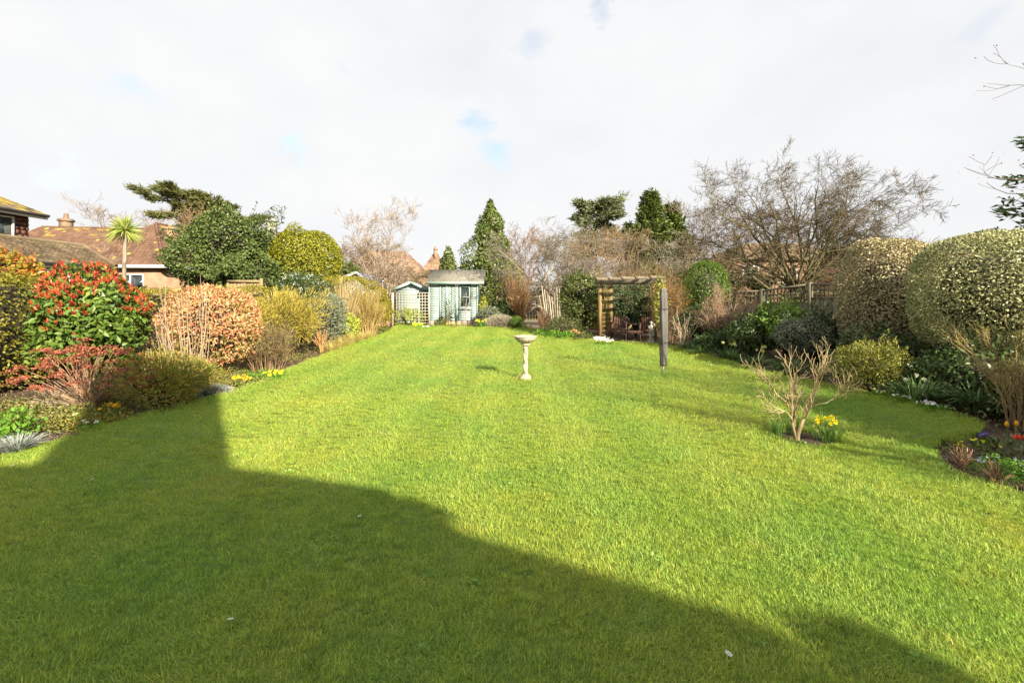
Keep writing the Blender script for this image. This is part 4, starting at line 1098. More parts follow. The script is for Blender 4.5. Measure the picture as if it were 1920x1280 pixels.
for zc in (.62, 1.28): MB().lathe([(.074, zc), (.079, zc + .004), (.079, zc + .022), (.074, zc + .026)], 24).build('tie', M['black'], dr, True)

# statue of a child on a pedestal
st = thing('statue', 'small weathered stone figure on a pedestal beside the right pergola post', 'statue', G(1221, 643))
MB().box((0, 0, .03), (.17, .17, .1)).box((0, 0, .11), (.13, .13, .1)).lathe([(.075, .16), (.05, .19), (.06, .22), (.075, .235)], 16).build('pedestal', M['stone_grey'], st)
mb = MB()
def limb(pts, rad): tubes(mb, np.array([pts], float), np.array([rad], float), 10)
limb([(-.02, 0, .23), (-.025, -.01, .31), (-.02, 0, .39), (0, 0, .44)], [.022, .027, .033, .05]); limb([(.025, 0, .23), (.035, .01, .31), (.025, 0, .39), (0, 0, .44)], [.022, .027, .033, .05])
limb([(0, 0, .40), (0, -.005, .46), (0, -.008, .52), (0, 0, .57), (0, 0, .60), (0, -.004, .62)], [.05, .055, .05, .056, .03, .022])
limb([(-.05, 0, .565), (-.085, -.01, .51), (-.06, -.05, .47), (-.01, -.06, .49)], [.024, .021, .018, .014]); limb([(.05, 0, .565), (.09, 0, .54), (.1, -.02, .60), (.06, -.03, .66)], [.024, .021, .018, .014])
mb.lathe([(.001, .61), (.028, .622), (.042, .65), (.045, .675), (.035, .705), (.015, .722), (.001, .725)], 14)
limb([(.07, .02, .23), (.075, .02, .4), (.06, .02, .47)], [.035, .03, .02])
mb.build('figure', M['stone_grey'], st, True)
# ------------------------------------------------------------------ clipped hedges
def hedge(name, label, path, width, top, n, L, mat, group=None, gap=0.0, z0=.02, bulge=.07, core=.16):
    """path of points; leaves spread over both sides and the rounded top"""
    p = np.asarray(path, float); t = thing(name, label, 'hedge', (p[0][0], p[0][1], 0), group)
    seg = np.linalg.norm(np.diff(p, axis=0), axis=1); cum = np.concatenate([[0], np.cumsum(seg)])
    tops = np.asarray(top, float) if np.ndim(top) else np.full(len(p), top)
    s = rng.uniform(0, cum[-1], n); i = np.minimum(np.searchsorted(cum, s, 'right') - 1, len(seg) - 1); f = ((s - cum[i]) / seg[i])[:, None]
    c = p[i] * (1 - f) + p[i + 1] * f; h = tops[i] * (1 - f[:, 0]) + tops[i + 1] * f[:, 0]
    d = unit(p[i + 1] - p[i]); nn = np.stack([d[:, 1], -d[:, 0]], 1)
    q = rng.uniform(0, 2 * 1.8 + width, n)
    rd = .18
    side = np.where(q < 1.8, 1, np.where(q < 3.6, -1, 0))
    zz = np.where(side != 0, z0 + (h - z0 - rd * .3) * rng.uniform(0, 1, n), h)
    off = np.where(side != 0, side * width / 2, rng.uniform(-1, 1, n) * (width / 2))
    edge = np.clip((np.abs(off) - width / 2 + rd) / rd, 0, 1)
    zz = np.where(side == 0, zz - rd * edge ** 2 * .8, zz)
    k1, k2 = rng.normal(size=(6, 3)) * 2.2, rng.uniform(0, 6.28, 6)
    w = np.stack([c[:, 0], c[:, 1], zz], 1)
    b = np.sin(w @ k1.T + k2).sum(1) / 2.5 * bulge + rng.uniform(-.1, .03, n)
    pts = np.stack([c[:, 0] + nn[:, 0] * off, c[:, 1] + nn[:, 1] * off, zz], 1)
    nrm = np.stack([nn[:, 0] * side, nn[:, 1] * side, np.where(side == 0, 1.0, .1)], 1)
    pts += unit(nrm) * b[:, None]
    pts[:, :2] -= p[0]
    mb = MB(); leafquads(mb, pts, unit(nrm), L, L * .6, 0, .1, .35, .1)
    mb.build('foliage', M[mat], t)
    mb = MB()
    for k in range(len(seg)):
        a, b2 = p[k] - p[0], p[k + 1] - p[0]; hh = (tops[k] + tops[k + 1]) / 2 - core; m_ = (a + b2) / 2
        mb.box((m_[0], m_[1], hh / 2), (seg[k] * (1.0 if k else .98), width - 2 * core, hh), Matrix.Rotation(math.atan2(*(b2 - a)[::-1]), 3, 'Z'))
    mb.build('shade_core', M['bark_dark'], t)  # dark boxes stand in for the shaded twigs inside the hedge
    return t
hedge('clipped_hedge', 'long clipped golden privet hedge along the left of the garden', [(-9.0, 9.2), (-9.05, 13), (-9.1, 17), (-9.0, 21)], .9, [1.72, 1.75, 1.8, 1.85], 26000, .055, 'hedge_gold')
hedge('green_hedge', 'dark green and gold clipped hedge at the left edge of the photo', [(-8.7, 5.0), (-8.75, 9.1)], .8, [1.85, 1.9], 15000, .055, 'hedge_green')
leafy('domed_hedge', 'domed yellow clipped hedge sloping down toward the garden trellis', 'hedge', (-7.6, 20.8, 0), (2.0, 1.5, 2.0), .45, 9000, .065, .04, 'hedge_gold', .06, 30, .2, .1, 3.0, -.25)
# ------------------------------------------------------------------ big round bushes
leafy('holm_oak', 'large round dark evergreen bush beside the bungalow', 'bush', P(432, 555, 24) * (1, 1, 0), (2.6, 2.3, 2.25), 3.35, 16000, .15, .085, 'laurel_dark', .24, 80, .2, .22, 2.2, -.95, srad=.09, nst=4, stem='trunk')
leafy('euonymus_tree', 'round yellow-green clipped bush right of the dark round bush', 'bush', P(572, 555, 25.5) * (1, 1, 0), (1.85, 1.8, 1.75), 3.5, 12500, .12, .07, 'euonymus_yellow', .1, 70, .18, .2, 2.4, -.95, srad=.08, nst=4, stem='trunk')
leafy('bay_bush', 'dull green bush in front of the distant red-roofed house', 'bush', P(655, 555, 36) * (1, 1, 0), (1.6, 1.5, 2.0), 2.0, 3500, .2, .11, 'evergreen_dull', .2, 30, .3, .3)
# ------------------------------------------------------------------ bare trees
def poly(*p): return np.array(p, float)
# pale many-stemmed tree left of the sheds
b0 = P(722, 555, 26) * (1, 1, 0)
ST = []
for (dx, dy, z, r) in ((-1.2, .2, 4.6, .1), (-.35, -.3, 5.6, .1), (.35, .4, 5.3, .09), (1.15, .1, 5.2, .08), (-1.9, -.2, 4.6, .07)):
    ST.append((poly((0, 0, -.1), (dx * .08, dy * .1, .9), (dx * .35, dy * .5, 2.1), (dx * .75, dy, 3.4), (dx, dy * 1.2, z)), r, r * .35))
tree('pale_bare_tree', 'pale-barked bare tree with several stems, standing left of the sheds', b0, ST,
     [dict(per=10, t0=.3, t1=1, L=2.0, ang=40, up=.12, m=5, rr=.6, gn=.2, taper=.35), dict(per=7, t0=.2, t1=1, L=1.0, ang=42, up=.06, m=4, rr=.6, gn=.25, taper=.4), dict(per=7, t0=.2, t1=1, L=.5, ang=40, up=.02, m=3, rr=.75, gn=.2)],
     'bark_pale', 'twig_pink', fitbox=(2.3, 1.75, 6.9))
twiggy('vase_shrub', 'fan of pale bare stems spreading at the foot of the pale tree', 'shrub', P(742, 555, 27) * (1, 1, 0), 3.3, 2.3, 70, [dict(per=5, t0=.4, t1=1, L=.9, ang=25, up=.1, rr=.6)], 'twig_gold', .018)
twiggy('brushwood', 'mass of olive-brown bare twigs behind the small shed', 'shrub', P(790, 555, 29) * (1, 1, 0), 3.2, 2.0, 90, [dict(per=6, t0=.4, t1=1, L=.8, ang=30, up=.05, rr=.6)], 'twig_olive', .016)
twiggy('brushwood', 'tangle of pinkish twigs below the distant red-roofed house', 'shrub', P(690, 555, 32) * (1, 1, 0), 3.6, 2.6, 100, [dict(per=6, t0=.4, t1=1, L=1.0, ang=30, up=.05, rr=.6)], 'twig_olive', .018)
# the twisted apple-like tree
b0 = P(1027, 555, 22.6) * (1, 1, 0)
ST = [(poly((0, 0, -.1), (-.2, 0, .5), (-.12, 0, 1.0), (.1, 0, 1.5), (-.05, .1, 1.9)), .17, .11),
      (poly((-.08, .05, 1.7), (-.4, .1, 2.2), (-1.2, .0, 2.7), (-2.0, .2, 3.5), (-2.6, .2, 4.0)), .1, .03),
      (poly((-.05, .05, 1.6), (.5, .2, 2.0), (1.1, -.2, 2.3), (2.2, .1, 2.9), (3.3, .2, 3.3)), .1, .03),
      (poly((-.05, .05, 1.8), (-.2, -.3, 2.4), (.1, -.4, 3.1), (-.1, -.3, 3.8), (.4, -.3, 4.4)), .09, .03),
      (poly((.1, .05, 1.8), (.4, .5, 2.4), (.9, .7, 3.0), (1.3, .6, 3.7), (1.9, .6, 4.2)), .08, .03)]
tree('apple_tree', 'old twisted bare fruit tree with pale grey branches at the lawn end', b0, ST,
     [dict(per=12, t0=.2, t1=1, L=1.7, ang=50, up=.08, m=6, rr=.6, gn=.35, taper=.35), dict(per=10, t0=.15, t1=1, L=.9, ang=50, up=.04, m=5, rr=.6, gn=.35, taper=.4), dict(per=7, t0=.2, t1=1, L=.42, ang=45, up=.05, m=3, rr=.8, gn=.3)],
     'bark_pale', 'twig_grey', fitbox=(3.0, 3.9, 4.9))
# grey and brown twiggy trees in the middle distance
def round_tree(label, px, Y, h, r, mat, n=5, group=None, name='bare_tree', bark='bark', dens=7, th=.13):
    ST = []
    for k in range(n):
        a = k * 2 * math.pi / n + rng.uniform(-.4, .4); q = rng.uniform(.25, .7) * r
        ST.append((poly((0, 0, -.2), (math.cos(a) * q * .08, math.sin(a) * q * .08, h * .18), (math.cos(a) * q * .35, math.sin(a) * q * .35, h * .42), (math.cos(a) * q * .7, math.sin(a) * q * .7, h * .65), (math.cos(a) * q, math.sin(a) * q, h * .86)), th, th * .3))
    return tree(name, label, P(px, 555, Y) * (1, 1, 0), ST,
                [dict(per=dens, t0=.3, t1=1, L=h * .34, ang=42, up=.1, m=5, rr=.55, gn=.2, taper=.35), dict(per=dens, t0=.2, t1=1, L=h * .18, ang=42, up=.08, m=4, rr=.6, gn=.22, taper=.4), dict(per=5, t0=.2, t1=1, L=h * .09, ang=38, up=.05, m=3, rr=.8, gn=.2)],
                bark, mat, fitbox=(r, r, h), group=group)
round_tree('grey domed bare tree far behind the twisted fruit tree', 1055, 46, 9.2, 3.6, 'twig_grey', th=.16)
round_tree('dense brown bare tree veiling the distant red-roofed house', 686, 42, 6.6, 2.9, 'twig_brown', 7, dens=9)
round_tree('low brown bare tree in front of the pointed far roof', 775, 40, 4.6, 2.2, 'twig_olive', 6, dens=8)
round_tree('brown bare tree with reddish twigs right of the tall ivy-clad conifer', 985, 36, 6.9, 2.5, 'twig_red')
round_tree('brown bare tree behind the pergola with dense twiggy crown', 1130, 33, 6.0, 3.0, 'twig_brown')
round_tree('tan bare tree in front of the distant flat-topped cypress', 1095, 43, 8.0, 2.9, 'twig_olive', 6)
round_tree('brown bare tree between the cypress and the tall green conifers', 1160, 45, 8.4, 2.8, 'twig_brown', 6)
round_tree('tan bare tree close behind the shed and the cone-shaped evergreen', 950, 40, 6.2, 2.6, 'twig_olive', 6)
round_tree('olive-brown bare tree left of the tall green conifer', 1185, 38, 6.6, 2.4, 'twig_olive')
round_tree('wispy pale bare tree in front of the tall green conifer', 1262, 27, 5.4, 1.9, 'twig_grey', 5, dens=6, th=.08)
round_tree('purplish bare tree on the skyline behind the bungalow', 245, 56, 12.8, 4.9, 'twig_purple', 7, th=.2)
round_tree('brown bare tree below the wind-swept cypress', 395, 40, 9.3, 3.3, 'twig_brown', 6, th=.15)
round_tree('slender bare tree behind the spreading tree at its left side', 1318, 30, 8.0, 2.3, 'twig_purple', 4, th=.1)
round_tree('thin bare bush showing in front of the bungalow roof', 158, 21.5, 3.9, 1.5, 'twig_pink', 5, dens=5, th=.05, name='bare_shrub')
round_tree('low bare tree on the skyline right of the spreading tree', 1745, 26, 4.6, 2.0, 'twig_olive', 5, th=.08)
round_tree('dense low bare tree over the topmost clipped bush', 1690, 19, 3.9, 1.9, 'twig_brown', 5, th=.06)
# spreading tree (hawthorn-like) and the darker one behind it
b0 = P(1492, 555, 17.5) * (1, 1, 0)
ST = [(poly((0, 0, -.2), (.02, 0, .5), (-.02, 0, .95), (0, 0, 1.4), (-.03, 0, 1.8)), .2, .15)]
for (px, py, dy) in ((1296, 425, .5), (1335, 330, -.8), (1372, 300, .9), (1410, 290, -.5), (1450, 300, 1.6), (1492, 270, -.2), (1530, 290, -1.5), (1562, 285, .8), (1605, 305, -1.0), (1640, 292, .4), (1700, 312, -.4), (1768, 322, .3), (1752, 375, -.7), (1715, 412, .7), (1290, 472, -.5), (1345, 400, -1.4), (1655, 370, 1.4), (1420, 370, -1.8), (1570, 380, -2.0), (1302, 505, .3), (1345, 472, -1.0), (1690, 445, -.8), (1640, 462, .9), (1748, 425, .2), (1390, 440, 1.6), (1610, 430, -1.8)):
    dx, dz = (px - 1492) * .02023 * .9 - .8, (555 - py) * .02023 * (.76 if py < 360 else .9) + 1.55 - 1.65
    zz = 1.4 + rng.uniform(0, .45)
    q = poly((0, 0, 0), (.16 * dx, .15 * dy, .27 * dz), (.43 * dx, .4 * dy, .57 * dz), (.74 * dx, .8 * dy, .84 * dz), (dx, dy, dz)); q[:, 2] += zz * (1 - np.linspace(0, 1, 5)) + 1.65 * np.linspace(0, 1, 5)
    q[1:4] += rng.normal(size=(3, 3)) * .18
    ST.append((q, .105 if abs(dx) < 4 else .12, .03))
tree('spreading_bare_tree', 'wide bare tree with mossy trunk and spreading flat-topped crown behind the fence', b0, ST,
     [dict(per=10, t0=.3, t1=1, L=1.7, ang=50, up=.02, m=6, rr=.55, gn=.26, wind=(.05, 0, 0), taper=.3), dict(per=9, t0=.2, t1=1, L=.8, ang=48, up=.02, m=4, rr=.6, gn=.28, wind=(.06, 0, 0), taper=.35), dict(per=7, t0=.2, t1=1, L=.36, ang=42, up=.04, m=3, rr=.75, gn=.22, wind=(.08, 0, .02))],
     'bark_moss', 'twig_thorn', limbs=1)
b0 = P(1430, 555, 23) * (1, 1, 0)
ST = [(poly((0, 0, -.2), (.1, 0, 1.0), (0, 0, 1.8), (.2, 0, 2.3), (.5, 0, 2.9)), .34, .24),
      (poly((.1, 0, 2.0), (-.6, .2, 2.7), (-1.5, .3, 2.9), (-2.4, .2, 3.4), (-3.2, .3, 3.6)), .16, .04),
      (poly((0, 0, 1.8), (-.7, .2, 2.2), (-1.4, .3, 2.1), (-2.2, .2, 2.4), (-3.0, .3, 2.2)), .13, .03),
      (poly((.2, 0, 2.3), (-.2, .2, 3.2), (-.7, .3, 4.2), (-1.0, .2, 5.2), (-1.3, .3, 6.0)), .16, .04),
      (poly((.4, 0, 2.6), (.6, .2, 3.6), (.5, .3, 4.6), (1.0, .2, 5.4), (1.2, .3, 6.2)), .16, .04),
      (poly((.5, 0, 2.7), (1.3, .2, 3.2), (2.0, .3, 3.6), (2.8, .2, 4.4), (3.4, .3, 5.0)), .14, .04)]
tree('dark_bare_tree', 'gnarled bare tree with thick dark limbs, standing left behind the spreading tree', b0, ST,
     [dict(per=9, t0=.3, t1=1, L=2.0, ang=50, up=.08, m=6, rr=.5, gn=.3, taper=.35), dict(per=8, t0=.2, t1=1, L=1.0, ang=45, up=.05, m=4, rr=.55, gn=.25, taper=.4), dict(per=5, t0=.2, t1=1, L=.55, ang=40, up=.04, m=3, rr=.75, gn=.2)],
     'bark_dark', 'twig_brown', fitbox=(3.9, 3.2, 6.0), limbs=1)
# bare tree just right of the frame: its budding twigs reach into the picture
b0 = np.array((7.42, 4.6, 0))
ST = [(poly((0, 0, -.1), (0, 0, .8), (-.05, 0, 1.5), (-.1, 0, 2.2), (-.2, 0, 3.0)), .12, .08),
      (poly((-.05, 0, 1.4), (-.5, .2, 2.0), (-.95, .5, 2.5), (-1.35, .8, 2.9), (-1.6, 1.05, 3.0)), .06, .012),
      (poly((-.1, 0, 2.0), (-.5, .1, 2.7), (-.9, .3, 3.3), (-1.25, .6, 3.7), (-1.5, .75, 4.25)), .06, .012),
      (poly((-.1, 0, 1.8), (-.1, -.5, 2.6), (-.6, -.8, 3.4), (-1.2, -.9, 4.3), (-1.9, -1.0, 4.9)), .06, .015),
      (poly((-.15, 0, 2.4), (.2, .3, 3.3), (.2, .5, 4.1), (.1, .6, 5.0), (-.1, .6, 5.7)), .06, .015),
      (poly((-.1, 0, 1.9), (.6, -.3, 2.6), (1.2, -.4, 3.4), (1.6, -.5, 4.2), (1.8, -.6, 4.8)), .06, .015),
      (poly((-.15, 0, 2.3), (-.3, -.9, 3.1), (-.4, -1.6, 3.8), (-.7, -2.2, 4.5), (-1.0, -2.6, 5.0)), .06, .015)]
tree('budding_tree', 'thin bare tree with reddish buds whose twigs enter at the upper right edge', b0, ST,
     [dict(per=5, t0=.4, t1=1, L=.9, ang=40, up=.12, m=6, rr=.5, gn=.16), dict(per=3, t0=.2, t1=1, L=.45, ang=45, up=.1, m=5, rr=.6, gn=.16)],
     'bark', 'twig_brown', limbs=1, leaf=('rust_head', 1, .03, .016, 'bud'))
# ------------------------------------------------------------------ evergreens with tiers of sprays
def conifer(name, label, base, h, r, mat, tiers=16, per=9, n=30, L=.35, W=.12, prof=None, droop=-.1, lean=(0, 0), z0=.08, group=None, gap=.0, bark='bark_dark', upt=.12, dirs=None):
    t = thing(name, label, 'tree', base, group)
    tb = MB(); zz = np.linspace(-.2, h * .97, 8)
    tubes(tb, np.stack([lean[0] * (np.abs(zz) / h) ** 1.5, lean[1] * (np.abs(zz) / h) ** 1.5, zz], 1)[None], np.linspace(h * .022, h * .004, 8)[None], 7)
    prof = prof or (lambda q: (1 - q) ** .8)
    pts, nr = [], []
    bp, br = [], []
    for k in range(tiers):
        q = z0 + (1 - z0) * (k + rng.uniform(-.3, .3)) / tiers
        q = min(max(q, z0), .985); R_ = r * prof(q)
        for j in range(per):
            a = rng.uniform(0, 2 * math.pi); ln = R_ * rng.uniform(.6, 1.12)
            if dirs is not None: ln *= dirs(a, q)
            if ln < .1: continue
            o = np.array((lean[0] * q ** 1.5, lean[1] * q ** 1.5, q * h)); d = np.array((math.cos(a), math.sin(a), 0))
            m = 5; s = np.linspace(0, 1, m)[:, None]
            line = o + d * ln * s + np.array((0, 0, 1)) * (droop * ln * s + upt * ln * s ** 2.5 * 1.5) + rng.normal(size=(m, 3)) * ln * .03
            bp.append(line); br.append(np.linspace(.03, .008, m) * h / 8)
            c = int(n * (.4 + ln / r))
            u = rng.uniform(.25, 1.03, c) ** .8; x = np.minimum(u, .999) * (m - 1); i = np.minimum(x.astype(int), m - 2); f = (x - i)[:, None]
            pp = line[i] * (1 - f) + line[i + 1] * f
            side = np.cross(d, (0, 0, 1.))
            pp = pp + side * (rng.normal(size=c) * ln * .16)[:, None] + np.array((0, 0, 1)) * (rng.normal(size=c) * L * .35)[:, None]
            pts.append(pp); nr.append(unit(d * .9 + side * rng.normal(size=c)[:, None] * .5 + np.array((0, 0, .25)) + rng.normal(size=(c, 3)) * .3))
    tubes(tb, np.array(bp), np.array(br), 4)
    tb.build('trunk', M[bark], t, True)
    p = np.concatenate(pts); a = np.concatenate(nr); n_ = len(p)
    mb = MB(); leafquads(mb, p, a, L, W, 0, .12, 1.6, .1); mb.build('crown', M[mat], t)
    return t
def PG(px, Y): return P(px, 555, Y) * (1, 1, 0)
# the ivy-clad conical tree: lumps of leaves round a cone
def conebush(name, label, base, h, r, prof, n, L, W, mat, lumps=90, amp=.16, z0=0.0, cat='tree'):
    t = thing(name, label, cat, base)
    q = 1 - np.sqrt(rng.uniform(0, 1, n)) if prof is None else rng.uniform(0, 1, n)
    a = rng.uniform(0, 2 * np.pi, n)
    R_ = np.array([prof(x) for x in q]) * r
    keep = rng.uniform(0, 1, n) < (R_ / r + .12); q, a, R_ = q[keep], a[keep], R_[keep]
    c = np.stack([rng.uniform(0, 2 * np.pi, lumps), rng.uniform(0, 1, lumps)], 1); am = rng.normal(size=lumps) * amp
    da = np.abs((a[:, None] - c[:, 0] + np.pi) % (2 * np.pi) - np.pi)
    k = (np.exp(-(da / .5) ** 2 - ((q[:, None] - c[:, 1]) / .07) ** 2) @ am)
    rr = R_ * np.clip(1 + k, .4, 1.5) * (1 - .25 * rng.uniform(0, 1, len(q)) ** 2) + rng.normal(size=len(q)) * .04
    p = np.stack([np.cos(a) * rr, np.sin(a) * rr, z0 + q * (h - z0)], 1)
    nrm = unit(np.stack([np.cos(a), np.sin(a), np.full(len(a), .25)], 1))
    mb = MB(); leafquads(mb, p, nrm, L, W, 0, .2, .4, -.15)
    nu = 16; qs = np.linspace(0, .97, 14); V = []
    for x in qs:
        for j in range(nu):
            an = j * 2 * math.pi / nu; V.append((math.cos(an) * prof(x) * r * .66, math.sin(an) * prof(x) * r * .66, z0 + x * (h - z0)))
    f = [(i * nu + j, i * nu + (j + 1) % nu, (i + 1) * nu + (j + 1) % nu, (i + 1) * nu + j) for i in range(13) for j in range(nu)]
    mb.add(V, f, 1)  # dark inner cone: the shade inside the crown put into colour
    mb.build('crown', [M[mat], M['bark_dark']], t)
    tb = MB(); tubes(tb, np.array([[(0, 0, -.2), (0, 0, h * .5), (0, 0, h * .95)]]), np.array([[h * .025, h * .018, .02]]), 7); tb.build('trunk', M['bark_dark'], t)
    return t
conebush('ivy_clad_tree', 'tall cone-shaped evergreen clad in leaves beside the teal shed', PG(920, 29), 7.6, 1.95, lambda q: (1 - q ** 1.9) ** .9 * (.72 + .28 * min(1, q * 5)) if q < 1 else 0, 17000, .16, .1, 'ivy', 120, .3)
conebush('ivy_column', 'narrow ivy-covered tree on the skyline above the shed roof', PG(840, 44), 6.3, .85, lambda q: .35 + .65 * math.sin(min(1, max(0, q)) * 2.6) if q < .7 else max(.05, .97 - (q - .7) * 3), 3800, .2, .13, 'ivy')
conifer('green_conifer', 'tall dense green conifer with a pointed top right of the cypress', PG(1220, 50), 12.9, 3.1, 'conifer', 26, 17, 26, .6, .2, lambda q: (1 - q) ** .62, -.05, upt=.3)
conifer('green_conifer', 'second green conifer with a blunt double top, right of the tallest one', PG(1260, 51), 11.6, 3.0, 'conifer', 24, 16, 26, .6, .2, lambda q: (1 - q) ** .55, -.05, upt=.3)
conifer('dark_conifer', 'small dark spiky conifer left of the tall green conifers', PG(1178, 56), 10.8, 1.9, 'conifer_dark', 14, 9, 26, .6, .2, lambda q: (1 - q) ** .8, -.1)
conifer('golden_conifer', 'golden-green conifer in front of the dark spiky one', PG(1196, 47), 8.9, 1.8, 'cypress_flat', 14, 10, 28, .55, .2, lambda q: (1 - q) ** .7, -.1)
def PX(px, py, Y, dy=0.0): return P(px, py, Y) + (0, dy, 0)
wc = []
for (sx, sy, ex, ey) in ((345, 385, 266, 357), (350, 375, 283, 349), (352, 370, 300, 346), (355, 372, 322, 352), (356, 378, 345, 358), (358, 380, 372, 362), (360, 385, 400, 372), (360, 388, 428, 380), (362, 392, 455, 390), (365, 398, 480, 402), (366, 402, 496, 411),
                         (350, 392, 296, 382), (352, 402, 298, 412), (354, 410, 318, 405), (356, 416, 330, 430), (360, 398, 420, 400), (360, 405, 450, 410), (358, 390, 385, 385), (360, 412, 400, 425), (362, 410, 440, 425), (356, 395, 338, 380), (358, 402, 370, 398), (362, 400, 470, 408), (358, 388, 410, 392)):
    wc.append((PX(sx, sy, 48), PX(sx + (ex - sx) * .84, sy + (ey - sy) * .8, 48, rng.uniform(-3, 3))))
b_ = P(352, 555, 48); b_[2] = 0
spray_tree('windswept_cypress', 'big wind-swept cypress leaning left above the round dark bush', b_, [b_, PX(345, 500, 48), PX(352, 440, 48), PX(358, 395, 48), PX(350, 365, 48)], wc, 'cypress_flat', 320, .44, .095, .2)
wc = []
for (sx, sy, ex, ey) in ((1118, 400, 1167, 371), (1118, 396, 1150, 378), (1118, 395, 1132, 380), (1116, 398, 1108, 384), (1116, 400, 1084, 387), (1116, 408, 1078, 412), (1118, 404, 1156, 392), (1118, 412, 1150, 410), (1116, 415, 1090, 425), (1118, 420, 1140, 430), (1118, 440, 1162, 446), (1117, 442, 1080, 448), (1118, 458, 1152, 464), (1117, 460, 1084, 466), (1118, 450, 1128, 462), (1117, 470, 1150, 478), (1117, 472, 1090, 480), (1118, 436, 1102, 456), (1116, 402, 1095, 398), (1118, 408, 1135, 398), (1117, 425, 1105, 440), (1117, 418, 1128, 420)):
    wc.append((PX(sx, sy, 62), PX(ex, ey, 62, rng.uniform(-3, 3))))
b_ = P(1117, 555, 62); b_[2] = 0
spray_tree('distant_cypress', 'distant flat-topped cypress behind the bare trees at centre', b_, [b_, PX(1118, 500, 62), PX(1117, 440, 62), PX(1118, 410, 62), PX(1122, 392, 62)], wc, 'conifer_far', 240, .6, .16, .36)
conifer('edge_conifer', 'dark conifer whose sprays show at the upper right edge', (10.15, 8.4, 0), 4.6, 1.2, 'conifer_dark', 11, 7, 55, .16, .05, lambda q: .55 + .45 * (1 - q), .0, (0, 0), .35)
leafy('distant_round_tree', 'small blue-green round tree on the skyline above the right clipped bush', 'tree', PG(1850, 44), (1.6, 1.5, 1.5), 6.3, 1800, .3, .14, 'conifer_far', .12, 20, .3, .25, stem='trunk', srad=.1, nst=2, part='crown')
# palm-like cordyline
cp = thing('cordyline_palm', 'single-stemmed palm with a round spiky head before the bungalow roof', 'palm tree', PG(234, 23))
mb = MB(); tubes(mb, np.array([[(0, 0, -.1), (.03, 0, 1.4), (-.03, 0, 2.8), (0, 0, 4.75)]]), np.array([[.13, .1, .085, .09]]), 9); mb.build('trunk', M['bark_pale'], cp, True)
mb = MB(); n = 330
d = rnd(n); d[:, 2] = np.where(d[:, 2] < -.75, -d[:, 2], d[:, 2]); d = unit(d + (0, 0, .12))
t_ = np.linspace(0, 1, 5)
pts = np.array((0, 0, 4.8)) + d[:, None] * (t_ * .86)[None, :, None] * rng.uniform(.75, 1.1, n)[:, None, None]
pts[..., 2] -= (t_ ** 2.4)[None] * (.28 * (1 - np.abs(d[:, 2:3])) + .05)
s = unit(np.cross(d, rnd(n))); wd = (.05 * np.array([.6, 1, .9, .6, .08]))[None, :, None]
V = np.stack([pts - s[:, None] * wd / 2, pts + s[:, None] * wd / 2], 2); ix = np.arange(n * 10).reshape(n, 5, 2)
mb.add(V.reshape(-1, 3), np.stack([ix[:, :-1, 0], ix[:, :-1, 1], ix[:, 1:, 1], ix[:, 1:, 0]], -1).reshape(-1, 4)); mb.build('crown', M['cordyline'], cp)

# ------------------------------------------------------------------ left border, front to back
def photinia():
    base = np.array((-6.85, 7.55, 0))
    t = thing('photinia_bush', 'large photinia with bright red young shoots over glossy green leaves', 'shrub', base)
    b = Blob((.76, .72, .74), 34, .22, .3, 2.2, -.85)
    mb = MB(); p, nr = b.sample(7000, .4); cz = np.array((0, 0, 1.12))
    leafquads(mb, p + cz, nr, .1, .05, 0, .15, .5, .1, .16)
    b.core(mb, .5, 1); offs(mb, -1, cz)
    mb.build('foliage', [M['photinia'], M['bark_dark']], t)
    # red shoots: rosettes of upright young leaves
    c, nr = b.sample(1500, .07); k = (nr[:, 2] > -.3) & (rng.uniform(size=len(c)) < np.where(nr[:, 2] > .15, .9, .16));    c, nr = c[k], nr[k]; k = np.sin(c[:, 0] * 5.1 + 1) + np.sin(c[:, 2] * 6.3) + np.sin(c[:, 1] * 5.7 + c[:, 2] * 3) > np.where(nr[:, 2] > .5, -2.2, .3); c, nr = c[k], nr[k]
    rp = np.repeat(c, 7, 0); rn = np.repeat(unit(nr * .7 + (0, 0, .6)), 7, 0)
    mb = MB(); leafquads(mb, rp + cz + rn * .03, rn, .078, .024, 0, .05, 1.3, .5, .1); mb.build('red_shoot', M['photinia_red'], t)
    # the largest green leaves facing the lawn, one by one
    q, nr = b.sample(1500, .02); k = (nr[:, 0] * .6 - nr[:, 1] * .8 > .2) & (q[:, 2] < .45); q, nr = q[k][:210], nr[k][:210]
    mb = MB().add([(0, 0, 0), (.016, .03, .004), (.026, .06, .006), (.017, .09, .0), (0, .115, -.012), (-.017, .09, .0), (-.026, .06, .006), (-.016, .03, .004), (0, .05, -.006), (0, .085, -.008)],
                  [(0, 1, 8), (1, 2, 8), (2, 9, 8), (2, 3, 9), (3, 4, 9), (4, 5, 9), (5, 6, 9), (6, 8, 9), (6, 7, 8), (7, 0, 8)]); me = mb.mesh('leaf', M['photinia'], True)
    for i in range(len(q)):
        o = link('leaf', me, t, q[i] + cz + nr[i] * .02)
        z = unit(nr[i] + rng.normal(size=3) * .45 + (0, 0, .35)); y = unit(np.cross(z, rng.normal(size=3)) + np.array((0, 0, -.5))); x = unit(np.cross(y, z)); y = np.cross(z, x)
        o.rotation_euler = Matrix((x, y, z)).transposed().to_euler(); s = rng.uniform(.8, 1.25); o.scale = (s, s, s)
    stems_to(t, 1.0, .8, 7, .03, 'bark', 'stem', .8)
photinia()
leafy('orange_photinia', 'orange and yellow-leaved bush rising over the hedge at the far left', 'shrub', (-12.3, 11.2, 0), (.72, .7, .66), 1.95, 1700, .13, .06, 'orange_leaf', .15, 20, .3, .3)
top_f = lambda p, n: n[:, 2] > -.6
